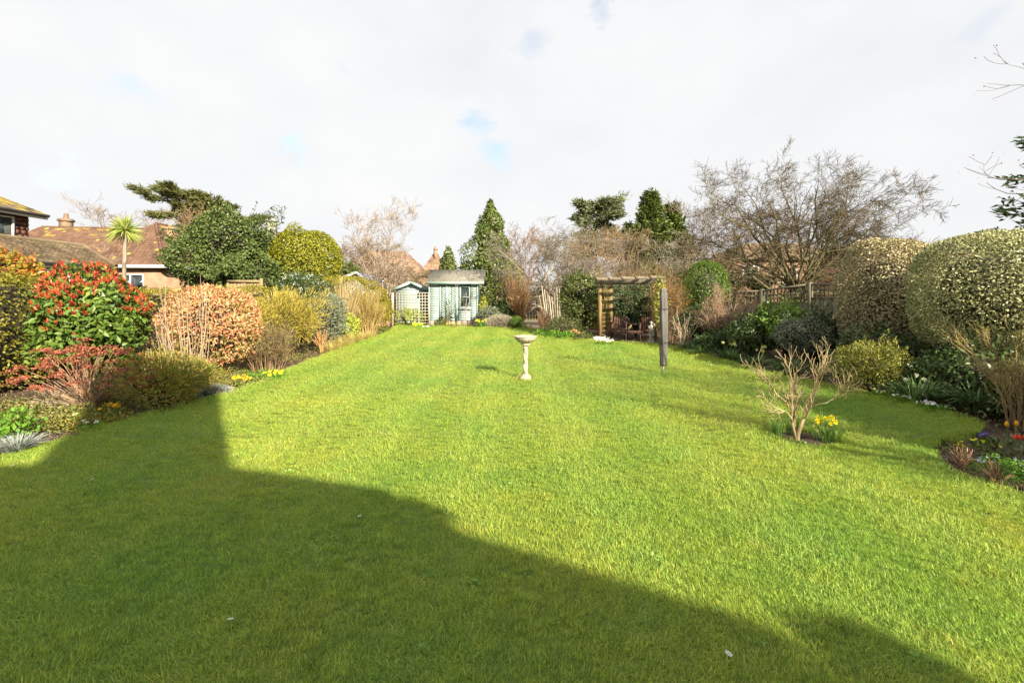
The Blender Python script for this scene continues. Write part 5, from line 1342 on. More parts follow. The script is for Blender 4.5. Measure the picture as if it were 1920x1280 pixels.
leafy('coppery_pieris', 'rounded shrub with dense salmon-pink and cream leaves behind bare canes', 'shrub', (-6.05, 9.35, 0), (.86, .8, .76), .93, 3000, .085, .032, 'pieris_low', .07, 40, .22, .2, 2.5, -.95, alongn=.8, up=.25,
      extra=[('pink_foliage', 4200, .085, .028, 'pieris', lambda p, n: (n[:, 2] > -.15) | (rng.uniform(size=len(p)) < .35))])
# tall bare canes
cn = thing('bare_canes', 'clump of tall thin bare canes standing before the coppery shrub', 'shrub', (-6.0, 8.35, 0))
n = 44; bx = np.stack([rng.uniform(-.55, .5, n), rng.uniform(-.15, .15, n)], 1); m = 6; tt = np.linspace(0, 1, m)
pts = np.zeros((n, m, 3)); ht = rng.uniform(.8, 2.0, n); ln = rng.normal(size=(n, 2)) * .1 + bx * .35 + (-.12, 0)
pts[..., 0] = bx[:, :1] + ln[:, :1] * tt ** 1.3; pts[..., 1] = bx[:, 1:] + ln[:, 1:] * tt; pts[..., 2] = -.05 + ht[:, None] * tt
pts[:, 1:-1] += rng.normal(size=(n, m - 2, 3)) * .012
cr_ = np.linspace(.010, .004, m)[None] * rng.uniform(.7, 1.2, n)[:, None]
mb = MB(); tubes(mb, pts, cr_, 5); mb.build('cane', M['cane'], cn, True)
tw_ = grow(pts[:14], cr_[:14], 6, .7, 1, .28, 35, .1, 4, .7)
mb = MB(); tubes(mb, *tw_, 3); mb.build('twig', M['twig_pink'], cn)
# sedum with rust-brown flower heads
sd = thing('sedum_clump', 'clump of rust-red flat dead flower heads on fanning reddish stalks', 'perennial', (-5.85, 6.35, 0))
n = 80; a = rng.uniform(0, 2 * np.pi, n); q = np.sqrt(rng.uniform(0, 1, n)); m = 5; tt = np.linspace(0, 1, m)
e = np.stack([np.cos(a) * q * 1.0, np.sin(a) * q * .6, .86 - .4 * q ** 1.7 + rng.uniform(-.12, .1, n)], 1)
pts = e[:, None] * np.stack([tt ** 1.25, tt ** 1.25, tt], 1)[None] * 1.0; pts[:, 0] = e * (.1, .1, 0); pts[:, 1:] += rng.normal(size=(n, m - 1, 3)) * .022
mb = MB(); tubes(mb, pts, np.full((n, m), .0045) * np.linspace(1.1, .7, m), 4); mb.build('stalk', M['twig_red'], sd, True)
mb = MB(); k = np.repeat(np.arange(n), 52); an = rng.uniform(0, 2 * np.pi, len(k)); qq = np.sqrt(rng.uniform(0, 1, len(k))) * .1 * rng.uniform(.6, 1.2, n)[k]
hp = pts[k, -1] + np.stack([np.cos(an) * qq, np.sin(an) * qq, -qq * .25 + rng.uniform(-.012, .012, len(k))], 1)
leafquads(mb, hp, np.tile((0, 0, 1.), (len(k), 1)), .032, .022, 0, .05, .3, .1); mb.build('flower_head', M['rust_head'], sd)
mb = MB(); leafquads(mb, rng.normal(size=(260, 3)) * (.28, .22, .0) + (0, 0, .06), np.tile((0, 0, 1.), (260, 1)), .07, .045, 0, .1, .5, .3); mb.build('foliage', M['herb'], sd)
mb = MB(); n2 = 120; a2 = rng.uniform(0, 2 * np.pi, n2); rr2 = rng.uniform(.35, 1.0, n2); ee = np.stack([np.cos(a2) * rr2 * .75, np.sin(a2) * rr2 * .5, rng.uniform(.1, .45, n2)], 1)
p2 = ee[:, None] * np.stack([tt, tt, tt ** .8], 1)[None]; mb2 = MB(); tubes(mb2, p2, np.full((n2, m), .004), 3); mb2.build('dry_stem', M['cane'], sd)
leafy('green_gold_shrub', 'feathery green and orange-tinged low shrub partly in the house shadow', 'shrub', (-4.98, 6.55, 0), (.66, .5, .42), .34, 4200, .055, .013, 'green_gold', .3, 30, .28, .8, alongn=1.0, up=.5, zmin=-.85, core=.25)
leafy('green_gold_shrub', 'smaller gold-tinged feathery shrub next to the silver mound', 'shrub', (-5.1, 7.35, 0), (.42, .36, .3), .22, 1500, .05, .013, 'green_gold', .22, 20, .3, .5, alongn=1.0, up=.5, zmin=-.85, core=.5)
leafy('silver_mound', 'low silver-grey cushion plant at the lawn edge before the bare canes', 'perennial', (-4.72, 7.3, -.02), (.26, .22, .1), .05, 700, .05, .008, 'silver', .1, 12, .4, .3, alongn=1.0, up=.6, stem=None, zmin=-.6)
def spiky(name, label, c, n, h, sp, w, mat, **k): return tuft(name, label, 'perennial', c, n, h, sp, w, mat, .35, .08, **k)
spiky('silver_tuft', 'spiky silver-grey plant at the bottom left corner of the flower bed', (-4.95, 4.62, 0), 420, .2, .26, .009, 'silver')
leafy('leafy_perennial', 'fresh green broad-leaved perennial at the left edge', 'perennial', (-5.5, 5.05, 0), (.24, .2, .18), .12, 240, .075, .034, 'fresh', .2, 12, .4, .5, stem=None, core=0, up=.2, zmin=-.8)
twiggy('brown_twig_shrub', 'rounded brown fine-twigged shrub on the lawn edge', 'shrub', (-5.15, 9.75, 0), 1.12, .62, 90, [dict(per=7, t0=.3, t1=1, L=.36, ang=35, up=.08, rr=.6), dict(per=4, t0=.2, t1=1, L=.16, ang=38, rr=.7, m=3)], 'twig_brown', .009, leaf=('herb', 1, .035, .016), basew=.45, erect=.2)
leafy('broom_shrub', 'golden-yellow feathery broom with bare grey lower stems', 'shrub', (-6.05, 12.1, 0), (1.0, .8, .68), .92, 3800, .15, .02, 'broom', .42, 34, .26, .6, alongn=1.2, up=.6, zmin=-.8, core=.3, bark='bark_pale', corem='bark_dark', nst=16, srad=.018)
leafy('yellow_heather_shrub', 'low golden bush between the hedge and the brown twig shrub', 'shrub', (-6.7, 11.3, 0), (.9, .7, .55), .85, 2400, .12, .02, 'broom', .25, 24, .3, .5, alongn=1.0, up=.5, zmin=-.9, core=.5, bark='bark')
vb, bl = leafy('viburnum', 'dark green viburnum with small white flower clusters above the broom', 'shrub', (-6.9, 15.2, 0), (.95, .85, .85), 1.45, 3000, .085, .045, 'evergreen_dark', .15, 26, .3, .3)
p, nr = bl.sample(600, .03); p = p[nr[:, 2] > -.1][:55]; k = np.repeat(np.arange(len(p)), 12)
mb = MB(); leafquads(mb, p[k] + (0, 0, 1.45) + rng.normal(size=(len(k), 3)) * .035, np.tile((0, -.4, 1.), (len(k), 1)), .035, .03, 0, .05, .2, .1); mb.build('flower', M['f_white'], vb)
leafy('upright_green_shrub', 'blue-green upright leafy shrub right of the broom', 'shrub', (-5.65, 14.1, 0), (.55, .5, .75), .85, 2600, .1, .026, 'grey_leaf', .2, 24, .3, .4, alongn=.8, up=.5, zmin=-.9, core=.5)
leafy('dark_green_shrub', 'dark green shrub behind the blue-green one', 'shrub', (-6.3, 14.4, 0), (.65, .5, .7), .95, 2000, .08, .035, 'evergreen_dull', .2, 24, .3, .3, zmin=-.95)
twiggy('red_stem_shrub', 'bare reddish stems below the blue-green shrub', 'shrub', (-5.45, 13.2, 0), .75, .35, 22, [dict(per=4, t0=.3, t1=1, L=.25, ang=30, rr=.6)], 'twig_orange', .014)
leafy('lime_euonymus', 'lime-green variegated low shrub at the foot of the tall dry grass', 'shrub', (-5.35, 15.2, 0), (.26, .25, .42), .48, 900, .085, .045, 'lime', .15, 16, .3, .35, zmin=-.95)
tuft('tall_dry_grass', 'tall straw-coloured grass plume rising behind the lime shrub', 'grass', (-5.85, 16.0, 0), 420, 2.25, .65, .014, 'straw', .12, .25)
twiggy('gold_twig_shrub', 'tall round golden-brown twiggy shrub near the trellis', 'shrub', (-5.75, 18.2, 0), 2.1, .85, 170, [dict(per=7, t0=.2, t1=1, L=.5, ang=25, up=.1, rr=.6), dict(per=4, t0=.2, t1=1, L=.22, ang=30, rr=.7, m=3)], 'twig_gold', .011, leaf=('hedge_gold', 1, .05, .02), basew=.4, erect=.25)
leafy('pale_leaf_bush', 'pale yellow-green bush between the golden shrub and the trellis', 'shrub', (-6.15, 21.8, 0), (.5, .5, .55), .9, 1200, .09, .04, 'hedge_gold', .15, 16, .3, .3)
for i, (x, y, h, lab) in enumerate(((-4.95, 12.6, .42, 'golden feather grass tuft nearest the brown twig shrub'), (-5.0, 13.5, .5, 'feather grass tuft flopping over the lawn edge below the red stems'), (-5.05, 14.5, .55, 'pale upright feather grass tuft below the lime shrub'),
                                    (-5.1, 15.6, .48, 'feather grass tuft on the lawn edge before the golden-brown shrub'), (-5.2, 16.8, .36, 'small green-gold grass tuft nearest the pink flowers'))):
    tuft('feather_grass', lab, 'grass', (x, y, 0), 330, h, h * .85, .007, 'stipa', .5, .12, 'feather grass tufts along the lawn edge')
def flower_mesh(mat, r, petals=5, mat2=None, cup=.35, tr=0.0):
    mb = MB()
    for k in range(petals):
        a = k * 2 * math.pi / petals; w = math.pi / petals * .95
        def pt(rr, an, z): return (math.cos(an) * rr, math.sin(an) * rr, z)
        mb.add([pt(r * .08, a, 0), pt(r * .7, a - w * .85, r * cup * .7), pt(r, a, r * cup), pt(r * .7, a + w * .85, r * cup * .7)], [(0, 1, 2, 3)])
    if tr:
        n = 8; V = [(math.cos(i * 2 * math.pi / n) * q, math.sin(i * 2 * math.pi / n) * q, z) for q, z in ((r * .22, 0), (r * .28, tr * .7), (r * .42, tr)) for i in range(n)]
        mb.add(V, [(k * n + i, k * n + (i + 1) % n, (k + 1) * n + (i + 1) % n, (k + 1) * n + i) for k in (0, 1) for i in range(n)], 1)
    else:
        n = 5; mb.add([(math.cos(i * 2 * math.pi / n) * r * .2, math.sin(i * 2 * math.pi / n) * r * .2, r * .12) for i in range(n)], [tuple(range(n))], 1)
    return mb.mesh('flower', [M[mat], M[mat2 or 'f_yellow']])
FM = {}
def flowers(root, pts, mat, r, petals=5, mat2=None, tr=0.0, face=(0.1, -.5, .8), jit=.5):
    key = (mat, r, petals, mat2, tr)
    if key not in FM: FM[key] = flower_mesh(mat, r, petals, mat2, .3, tr)
    for p in pts:
        o = link('flower', FM[key], root, p)
        z = unit(np.asarray(face) + rng.normal(size=3) * jit); x = unit(np.cross((0, 1, .2), z)); y = np.cross(z, x)
        o.rotation_euler = Matrix((x, y, z)).transposed().to_euler(); s = rng.uniform(.85, 1.2); o.scale = (s, s, s)
def primrose(label, c, mat, n=9, r=.02, spread=.1, h=.12, leaf='fresh', name='primrose', nl=26, L=.1, group=None, mat2=None):
    t = thing(name, label, 'flower', (c[0], c[1], 0), group)
    mb = MB(); a = rng.uniform(0, 2 * np.pi, nl); q = rng.uniform(.1, 1, nl) * spread
    leafquads(mb, np.stack([np.cos(a) * q * .5, np.sin(a) * q * .5, np.full(nl, .015)], 1), unit(np.stack([np.cos(a), np.sin(a), np.full(nl, .55)], 1)), L, L * .42, 0, .25, 1.5, .25)
    mb.build('leaf', M[leaf], t)
    a = rng.uniform(0, 2 * np.pi, n); q = np.sqrt(rng.uniform(0, 1, n)) * spread
    pts = np.stack([np.cos(a) * q, np.sin(a) * q, h * rng.uniform(.75, 1.15, n)], 1)
    mb = MB(); line = np.stack([pts * (.2, .2, 0), pts * (.7, .7, .6), pts], 1); tubes(mb, line, np.full((n, 3), .0022), 3); mb.build('stalk', M[leaf], t)
    flowers(t, pts, mat, r, 5, mat2)
    return t
primrose('orange primrose clump between the sedum and the green-gold shrub', G(205, 783), 'f_orange', 14, .026, .1, .15, mat2='f_trumpet')
primrose('single white primroses beside a pale leafy plant near the lawn edge', G(172, 805), 'f_white', 4, .024, .1, .1)
primrose('yellow-leaved primrose plant with pale blooms just behind the white ones', G(150, 790), 'f_pale', 3, .022, .1, .1, leaf='lime')
primrose('orange and yellow primroses beneath the coppery shrub', G(455, 722), 'f_orange', 16, .03, .16, .14, mat2='f_yellow')
primrose('yellow primrose clump in front of the brown twig shrub', G(512, 712), 'f_yellow', 22, .032, .18, .14)
primrose('pink bergenia flowers with dark leaves at the far left lawn corner', (-5.35, 19.4), 'f_pink', 20, .034, .24, .4, 'evergreen_dull', 'bergenia', 40, .17)
primrose('yellow primroses at the foot of the trellis', G(783, 617), 'f_yellow', 14, .06, .22, .24)
primrose('white primroses right of the yellow ones at the trellis foot', G(797, 618), 'f_white', 6, .05, .14, .16)
primrose('orange primroses before the shed doors', (-3.05, 22.9), 'f_orange', 14, .05, .22, .22)
primrose('orange-brown primroses right of the brighter ones before the shed', (-2.6, 22.8), 'f_trumpet', 7, .045, .2, .18)
primrose('white primrose clump at the left pergola post', G(1129, 646), 'f_white', 30, .055, .26, .2)
primrose('small white primrose clump just inside the left pergola post', G(1143, 646), 'f_white', 8, .05, .13, .15)
# weeds and litter over the left bed
def scatter(name, label, poly_fn, n, box, L, W, mat, h=.05, kind='stuff', up=.3):
    q = np.stack([rng.uniform(box[0], box[1], n), rng.uniform(box[2], box[3], n)], 1)
    q = q[poly_fn(q)]
    z = -.06 + rng.uniform(0, 1, len(q)) ** 2 * h
    mb = MB(); leafquads(mb, np.column_stack([q, z]), np.tile((0, 0, 1.), (len(q), 1)), L, W, 0, .15, .25, up)
    return tag(mb.build(name, M[mat]), label, 'ground cover', None, kind)
notl = lambda q: ~inside(LAWN, q)
clump = lambda q: notl(q) & (np.sin(q[:, 0] * 3.1 + 1) + np.sin(q[:, 1] * 2.3) + np.sin(q[:, 0] * 1.3 - q[:, 1] * 4.1) > -.2)
scatter('ground_cover', 'low green and brown weeds covering the left flower bed', clump, 30000, (-7.5, -4.4, 4.2, 12), .04, .018, 'herb', .18)
scatter('ground_cover', 'low weeds under the farther shrubs of the left bed', clump, 7000, (-8, -4.6, 12, 23), .06, .026, 'herb', .2)
scatter('ground_cover', 'dark leafy ground cover in the shaded right bed', clump, 9000, (4.6, 9.0, 5.6, 16), .07, .03, 'evergreen_dull', .22)
for (x, y, m_, lab) in ((-5.7, 5.7, 'herb', 'low mat of mixed green weeds between the leafy perennial and the sedum'), (-5.25, 5.75, 'green_gold', 'low yellow-green mat on the lawn edge before the sedum'), (-6.2, 5.4, 'herb', 'weedy patch below the hedge at the left edge'), (-4.8, 8.1, 'herb', 'low green mat under the tall bare canes'), (-4.75, 8.7, 'fresh', 'bright green mat beside the yellow primroses'), (-6.6, 6.4, 'herb', 'weedy patch left of the sedum stalks'), (-5.5, 8.0, 'herb', 'low weeds at the foot of the bare canes')):
    leafy('weed_mat', lab, 'ground plant', (x, y, -.05), (.5, .36, .13), .04, 1100, .042, .018, m_, .3, 24, .3, .6, stem=None, core=0, zmin=-.5, up=.5, group='low weed mats in the left flower bed')
scatter('leaf_litter', 'brown dead leaves and twigs lying on both flower beds', notl, 16000, (-8.5, -4.4, 3.6, 14), .035, .012, 'litter', .03, up=0)
scatter('leaf_litter', 'brown bark chips and dead leaves on the right bed', notl, 14000, (3.8, 8.5, 2.8, 12), .035, .012, 'litter', .03, up=0)
scatter('ground_cover', 'low plants along the bed below the sheds', lambda q: notl(q) & (q[:, 1] < 24.3), 3500, (-5.6, 1.0, 22.0, 24.2), .07, .03, 'herb', .22)
# ------------------------------------------------------------------ far end of the lawn
leafy('lavender', 'grey-brown clipped lavender mound before the shed corner', 'shrub', (-.55, 22.5, 0), (.72, .4, .36), .22, 2200, .13, .012, 'lavender', .08, 20, .3, .4, alongn=1.2, up=.8, zmin=-.6, core=.6)
leafy('box_ball', 'small round clipped box ball beside the gravel path', 'shrub', (.22, 22.1, 0), (.31, .31, .31), .28, 1700, .05, .03, 'box', .05, 16, .3, .12, zmin=-.9)
primrose('yellow daffodil group between the shed and the lavender', (-1.5, 22.5), 'f_yellow', 14, .055, .26, .36, 'daff_leaf', 'daffodil', 60, .3)
leafy('yellow_shrub', 'bright yellow upright shrub at the right corner of the shed', 'shrub', (-1.55, 25.0, 0), (.22, .22, .6), .95, 700, .09, .04, 'lime', .1, 12, .3, .3)
leafy('grey_green_shrub', 'grey-green bushy plant under the ivy-clad cone tree', 'shrub', (-1.15, 23.6, 0), (.6, .45, .5), .45, 1500, .1, .04, 'grey_leaf', .2, 20, .3, .4)
leafy('dark_laurel', 'dark glossy bush beneath the ivy-clad cone tree', 'shrub', (-.4, 25.0, 0), (.75, .5, .7), .7, 1500, .13, .06, 'evergreen_dark', .2, 20, .3, .4)
leafy('small_climber', 'leafy climbing rose on the lower garden trellis', 'shrub', (-5.35, 23.85, 0), (.85, .16, .55), .55, 900, .08, .035, 'lime', .3, 24, .3, .8, core=0, zmin=-.95)
twiggy('shed_climber', 'thin bare climber against the shed doors', 'shrub', (-3.35, 24.15, 0), 1.35, .35, 9, [dict(per=6, t0=.3, t1=1, L=.3, ang=40, rr=.6)], 'twig_olive', .012, leaf=('evergreen_dull', 2, .07, .035))
leafy('green_pot_plant', 'dark green clump with yellow flowers at the foot of the shed doors', 'shrub', (-3.65, 23.7, 0), (.3, .22, .26), .2, 420, .09, .04, 'evergreen_dull', .2, 12, .3, .4, core=0, stem=None)
b0 = np.array((-2.35, 23.55, 0))
tree('young_bare_tree', 'young bare fruit tree standing before the shed window', b0, [(poly((0, 0, -.1), (.02, 0, .5), (-.05, 0, .9), (.03, 0, 1.3), (.0, 0, 1.8)), .045, .02), (poly((-.0, 0, .35), (-.25, 0, .7), (-.3, 0, 1.2), (-.5, 0, 1.7), (-.55, 0, 2.0)), .03, .01), (poly((-.0, 0, .8), (.15, 0, 1.2), (.35, 0, 1.5), (.7, 0, 1.9), (1.0, 0, 2.3)), .03, .01)],
     [dict(per=6, t0=.3, t1=1, L=.7, ang=45, up=.12, m=5, rr=.5, gn=.2), dict(per=5, t0=.2, t1=1, L=.35, ang=40, up=.1, m=3, rr=.7)], 'bark_pale', 'twig_grey', limbs=1)
twiggy('orange_twig_bush', 'orange-brown twiggy bush above the tan fence panel', 'shrub', (.45, 24.6, 0), 2.9, .95, 60, [dict(per=7, t0=.35, t1=1, L=.6, ang=35, rr=.6), dict(per=4, t0=.2, t1=1, L=.3, ang=38, rr=.7, m=3)], 'twig_orange', .012)
twiggy('red_brown_bush', 'upright red-brown twiggy bush at the right corner of the lawn end', 'shrub', (1.32, 18.75, 0), 1.25, .52, 100, [dict(per=6, t0=.25, t1=1, L=.35, ang=22, up=.1, rr=.6)], 'twig_red', .009)
leafy('ivy_bush', 'broad dark evergreen bush left of the pergola', 'shrub', (2.75, 18.2, 0), (.85, .8, 1.05), 1.35, 4200, .1, .055, 'evergreen_dull', .17, 40, .25, .3, 2.4, -.98)
leafy('low_evergreen', 'low dark evergreen shrub at the foot of the broad bush', 'shrub', (2.0, 17.6, 0), (.72, .5, .42), .38, 2000, .06, .025, 'evergreen_dull', .2, 24, .3, .35, zmin=-.85)
leafy('pergola_evergreen', 'dark leafy shrub behind the bench under the pergola', 'shrub', (5.0, 18.3, 0), (1.15, .55, .95), 1.15, 3200, .09, .05, 'evergreen_dark', .15, 30, .3, .35, 2.6)
leafy('pale_strap_bush', 'pale strappy-leaved plant behind the left bench seat', 'shrub', (3.75, 19.5, 0), (.45, .4, .4), .75, 500, .3, .03, 'lime', .2, 14, .3, .4, alongn=1.2, up=.3, core=.5)
lt = thing('rusty_seedhead', 'rust-orange clump of dead flower heads on the border left of the pergola', 'perennial', (2.22, 16.75, 0))
n = 22; a = rng.uniform(0, 2 * np.pi, n); q = np.sqrt(rng.uniform(0, 1, n)); e = np.stack([np.cos(a) * q * .26, np.sin(a) * q * .2, .3 - .12 * q + rng.uniform(-.03, .03, n)], 1)
mb = MB(); tubes(mb, np.stack([e * (.2, .2, 0), e * (.7, .7, .6), e], 1), np.full((n, 3), .006), 3); mb.build('stalk', M['twig_orange'], lt)
k = np.repeat(np.arange(n), 16); mb = MB(); leafquads(mb, e[k] + rng.normal(size=(len(k), 3)) * (.04, .04, .012), np.tile((0, 0, 1.), (len(k), 1)), .06, .04); mb.build('flower_head', M['twig_orange'], lt)
for i, (x, y, lab) in enumerate(((1.55, 16.95, 'bright green leafy clump at the lawn edge right of the red-brown bush'), (2.0, 16.55, 'bright green leafy clump in front of the rusty seed heads'), (2.55, 16.15, 'green leafy clump left of the white primroses'), (1.2, 17.7, 'green leafy clump at the foot of the red-brown bush'))):
    leafy('border_clump', lab, 'perennial', (x, y, 0), (.34, .24, .17), .1, 420, .08, .035, 'fresh' if i != 2 else 'evergreen_dull', .2, 12, .4, .4, stem=None, core=0, zmin=-.7, up=.4, group='leafy clumps along the pergola border')
# the climber on the right post
cl, _ = twiggy('climbing_rose', 'tangle of orange-brown climber stems over the right pergola post', 'climber', (5.5, 16.1, 0), 2.75, .85, 40, [dict(per=10, t0=.35, t1=1, L=.75, ang=65, up=.0, rr=.6, gn=.35, m=5), dict(per=5, t0=.2, t1=1, L=.32, ang=55, rr=.7, m=3, gn=.3)], 'twig_brown', .011, leaf=('orange_leaf', 1, .05, .022), erect=.2, basew=.5)
leafy('post_ivy', 'yellow-green ivy wrapped round the right pergola post', 'climber', (4.9, 15.3, 0), (.2, .2, .85), 1.25, 900, .075, .05, 'azalea', .25, 20, .3, .4, 2.4, core=0, stem=None)
twiggy('orange_haze_bush', 'wide orange-brown bush above the pergola rafters', 'shrub', (6.1, 20.2, 0), 3.05, 1.7, 110, [dict(per=7, t0=.4, t1=1, L=.7, ang=35, rr=.6), dict(per=5, t0=.2, t1=1, L=.35, ang=38, rr=.7, m=3)], 'twig_orange', .012)
twiggy('orange_haze_bush', 'straw-brown twiggy hedge-like bush behind the pergola left side', 'shrub', (4.3, 22.5, 0), 3.1, 1.9, 110, [dict(per=7, t0=.4, t1=1, L=.7, ang=30, rr=.6), dict(per=5, t0=.2, t1=1, L=.35, ang=35, rr=.7, m=3)], 'twig_gold', .012)
twiggy('brown_thicket', 'brown thicket of twigs between the fruit tree and the pergola', 'shrub', (2.9, 24.0, 0), 3.3, 1.7, 110, [dict(per=7, t0=.4, t1=1, L=.7, ang=30, rr=.6), dict(per=5, t0=.2, t1=1, L=.35, ang=35, rr=.7, m=3)], 'twig_brown', .012)
twiggy('brown_thicket', 'far thicket of brown twigs below the green conifers', 'shrub', P(1215, 555, 32) * (1, 1, 0), 4.4, 2.6, 120, [dict(per=7, t0=.4, t1=1, L=.9, ang=32, rr=.6), dict(per=4, t0=.2, t1=1, L=.4, ang=35, rr=.7, m=3)], 'twig_olive', .018)
twiggy('brown_thicket', 'reddish thicket of twigs left of the fruit tree', 'shrub', P(965, 555, 27) * (1, 1, 0), 3.8, 1.3, 90, [dict(per=7, t0=.4, t1=1, L=.7, ang=32, rr=.6), dict(per=4, t0=.2, t1=1, L=.35, ang=35, rr=.7, m=3)], 'twig_red', .014)
leafy('dull_evergreen', 'dull green evergreen mass behind the round box dome', 'shrub', P(1330, 555, 24) * (1, 1, 0), (2.0, 1.2, 1.3), 1.9, 3000, .16, .08, 'evergreen_dull', .2, 26, .3, .4)
hedge('boundary_hedge', 'rough dark hedge closing the far end of the gardens', [(-30, 40), (-8, 42), (14, 42), (34, 38)], 1.6, [2.4, 2.2, 2.4, 2.6], 14000, .26, 'evergreen_dull', None, core=.3, bulge=.3)
# ------------------------------------------------------------------ right border
leafy('box_dome', 'tall clipped green dome behind the brown hydrangea', 'topiary', (6.75, 16.0, 0), (.74, .72, 1.15), 1.62, 6500, .055, .03, 'box', .03, 30, .3, .1, 2.5, -.98)
leafy('box_cushion', 'small dark clipped cushion showing above the fence', 'topiary', P(1424, 555, 18) * (1, 1, 0), (.42, .42, .25), 2.05, 1500, .055, .03, 'evergreen_dull', .04, 16, .3, .12, 2.3, nst=2)
twiggy('hydrangea', 'large bare hydrangea of tan twigs with withered flower heads before the fence', 'shrub', (5.95, 12.9, 0), 1.95, .95, 80, [dict(per=7, t0=.3, t1=1, L=.5, ang=45, up=.1, rr=.65), dict(per=5, t0=.2, t1=1, L=.24, ang=45, rr=.7, m=3, up=.1)], 'cane', .013, leaf=('rust_head', 1, .03, .018), stemmat='twig_brown', basew=.22, erect=.35)
twiggy('thin_bare_shrub', 'thin pale bare shrub between the grey drier cover and the hydrangea', 'shrub', (4.95, 13.3, 0), 1.3, .5, 14, [dict(per=5, t0=.3, t1=1, L=.4, ang=40, up=.1, rr=.6)], 'cane', .016)
leafy('sunlit_aucuba', 'bright green broad-leaved shrub below the fence', 'shrub', (6.6, 11.2, 0), (.62, .5, .45), .85, 1000, .12, .055, 'aucuba', .2, 20, .3, .35, zmin=-.9)
leafy('grey_leaved_shrub', 'grey-green small-leaved shrub in front of the bright one', 'shrub', (6.55, 10.35, 0), (.6, .45, .4), .65, 2200, .05, .026, 'grey_leaf', .2, 20, .3, .35, zmin=-.95)
leafy('dark_border_shrub', 'dark evergreen shrub left of the bright broad-leaved one', 'shrub', (5.95, 11.4, 0), (.6, .5, .5), .6, 1600, .08, .04, 'evergreen_dark', .2, 20, .3, .35, zmin=-.95)
leafy('dark_border_shrub', 'dark evergreen shrub between grey-leaved shrub and the first clipped bush', 'shrub', (7.05, 10.7, 0), (.5, .45, .55), .6, 1300, .09, .045, 'evergreen_dark', .2, 20, .3, .35, zmin=-.95)
leafy('dark_border_shrub', 'low dark shrub beneath the hydrangea', 'shrub', (5.6, 12.3, 0), (.7, .4, .32), .32, 1300, .09, .045, 'evergreen_dark', .25, 20, .3, .4, zmin=-.9)
leafy('dark_border_shrub', 'dark shrub behind the thin bare shrub', 'shrub', (5.7, 14.0, 0), (.7, .4, .65), .65, 1500, .09, .045, 'evergreen_dark', .25, 20, .3, .4, zmin=-.95)
for (x, y, h, lab) in ((4.95, 12.0, .38, 'strap-leaved clump at the lawn edge nearest the drier'), (5.2, 11.0, .4, 'strap-leaved clump with a few pale daffodils beside it'), (5.3, 10.0, .36, 'strap-leaved clump left of the small bare lawn tree'), (5.0, 13.0, .34, 'farthest strap-leaved clump on the right lawn edge'), (5.55, 9.2, .4, 'strap-leaved clump in the shade behind the small bare lawn tree')):
    tuft('strap_clump', lab, 'perennial', (x, y, 0), 150, h, h * 1.1, .022, 'strap', .5, .15, 'strap-leaved clumps along the right border')
def daffodil(label, c, n, h=.26, nl=45, mat='f_yellow', tr='f_trumpet', spread=.14, r=.032, group=None):
    t = thing('daffodil', label, 'flower', (c[0], c[1], 0), group)
    mb = MB(); blades(mb, (0, 0, -.02), nl, h * .95, .1, .011, .25, spread); mb.build('leaf', M['daff_leaf'], t)
    a = rng.uniform(0, 2 * np.pi, n); q = np.sqrt(rng.uniform(0, 1, n)) * spread
    e = np.stack([np.cos(a) * q * 1.2, np.sin(a) * q * 1.2, h * rng.uniform(.85, 1.15, n)], 1)
    mb = MB(); tubes(mb, np.stack([e * (.6, .6, 0), e * (.9, .9, .6), e], 1), np.full((n, 3), .003), 4); mb.build('stalk', M['daff_leaf'], t)
    flowers(t, e, mat, r, 6, tr, r * .95, (-.15, -1, .25), .35)
    return t
daffodil('pale yellow daffodils under the hydrangea', (5.35, 11.2), 7, .38, 40, 'f_pale', 'f_yellow', .22, .04)
daffodil('pale daffodils nearest the grey-leaved shrub', (5.75, 10.6), 4, .34, 30, 'f_pale', 'f_yellow', .2, .04)
# the two big clipped bushes
leafy('topiary_bush', 'tall dome-topped variegated clipped bush, the farther one beside the fence', 'topiary', (7.95, 9.75, 0), (.88, .9, 1.25), 1.47, 19000, .055, .03, 'topiary_pale', .035, 50, .2, .13, 3.2, -1.0, alongn=.5)
leafy('topiary_bush', 'large round-topped variegated clipped bush at the right edge', 'topiary', (7.85, 7.45, 0), (1.16, 1.1, .98), 1.6, 22000, .048, .026, 'topiary_green', .035, 50, .2, .13, 2.8, -1.0, alongn=.5)
leafy('azalea', 'small golden-green azalea on the border below the clipped bushes', 'shrub', (5.85, 7.55, 0), (.55, .42, .4), .42, 2600, .05, .02, 'azalea', .3, 30, .25, .6, alongn=.8, up=.5, zmin=-.95, core=.3)
leafy('dark_border_shrub', 'dark evergreen undergrowth beneath the right clipped bush', 'shrub', (7.3, 7.0, 0), (1.1, .8, .45), .3, 2200, .09, .045, 'evergreen_dark', .25, 24, .3, .4, zmin=-.9)
leafy('dark_border_shrub', 'dark evergreen undergrowth between the two clipped bushes', 'shrub', (7.2, 8.6, 0), (.8, .8, .5), .35, 1600, .09, .045, 'evergreen_dark', .25, 24, .3, .4, zmin=-.9)
leafy('dark_border_shrub', 'low dark leafy plant behind the arching golden-stemmed shrub', 'shrub', (6.9, 5.7, 0), (.7, .8, .4), .25, 1600, .08, .04, 'evergreen_dull', .25, 24, .3, .4, zmin=-.9)
mb_ = tuft('agapanthus', 'dark green arching strap-leaved clump below the right clipped bush', 'perennial', (5.95, 6.75, 0), 170, .46, .5, .026, 'strap', .55, .16)
mb_ = tuft('agapanthus', 'second arching strap-leaved clump nearer the right edge', 'perennial', (6.35, 6.3, 0), 150, .44, .5, .026, 'strap', .55, .16)
daffodil('two white daffodil heads over the strap leaves', (5.75, 6.6), 3, .4, 10, 'f_pale', 'f_white', .1, .034)
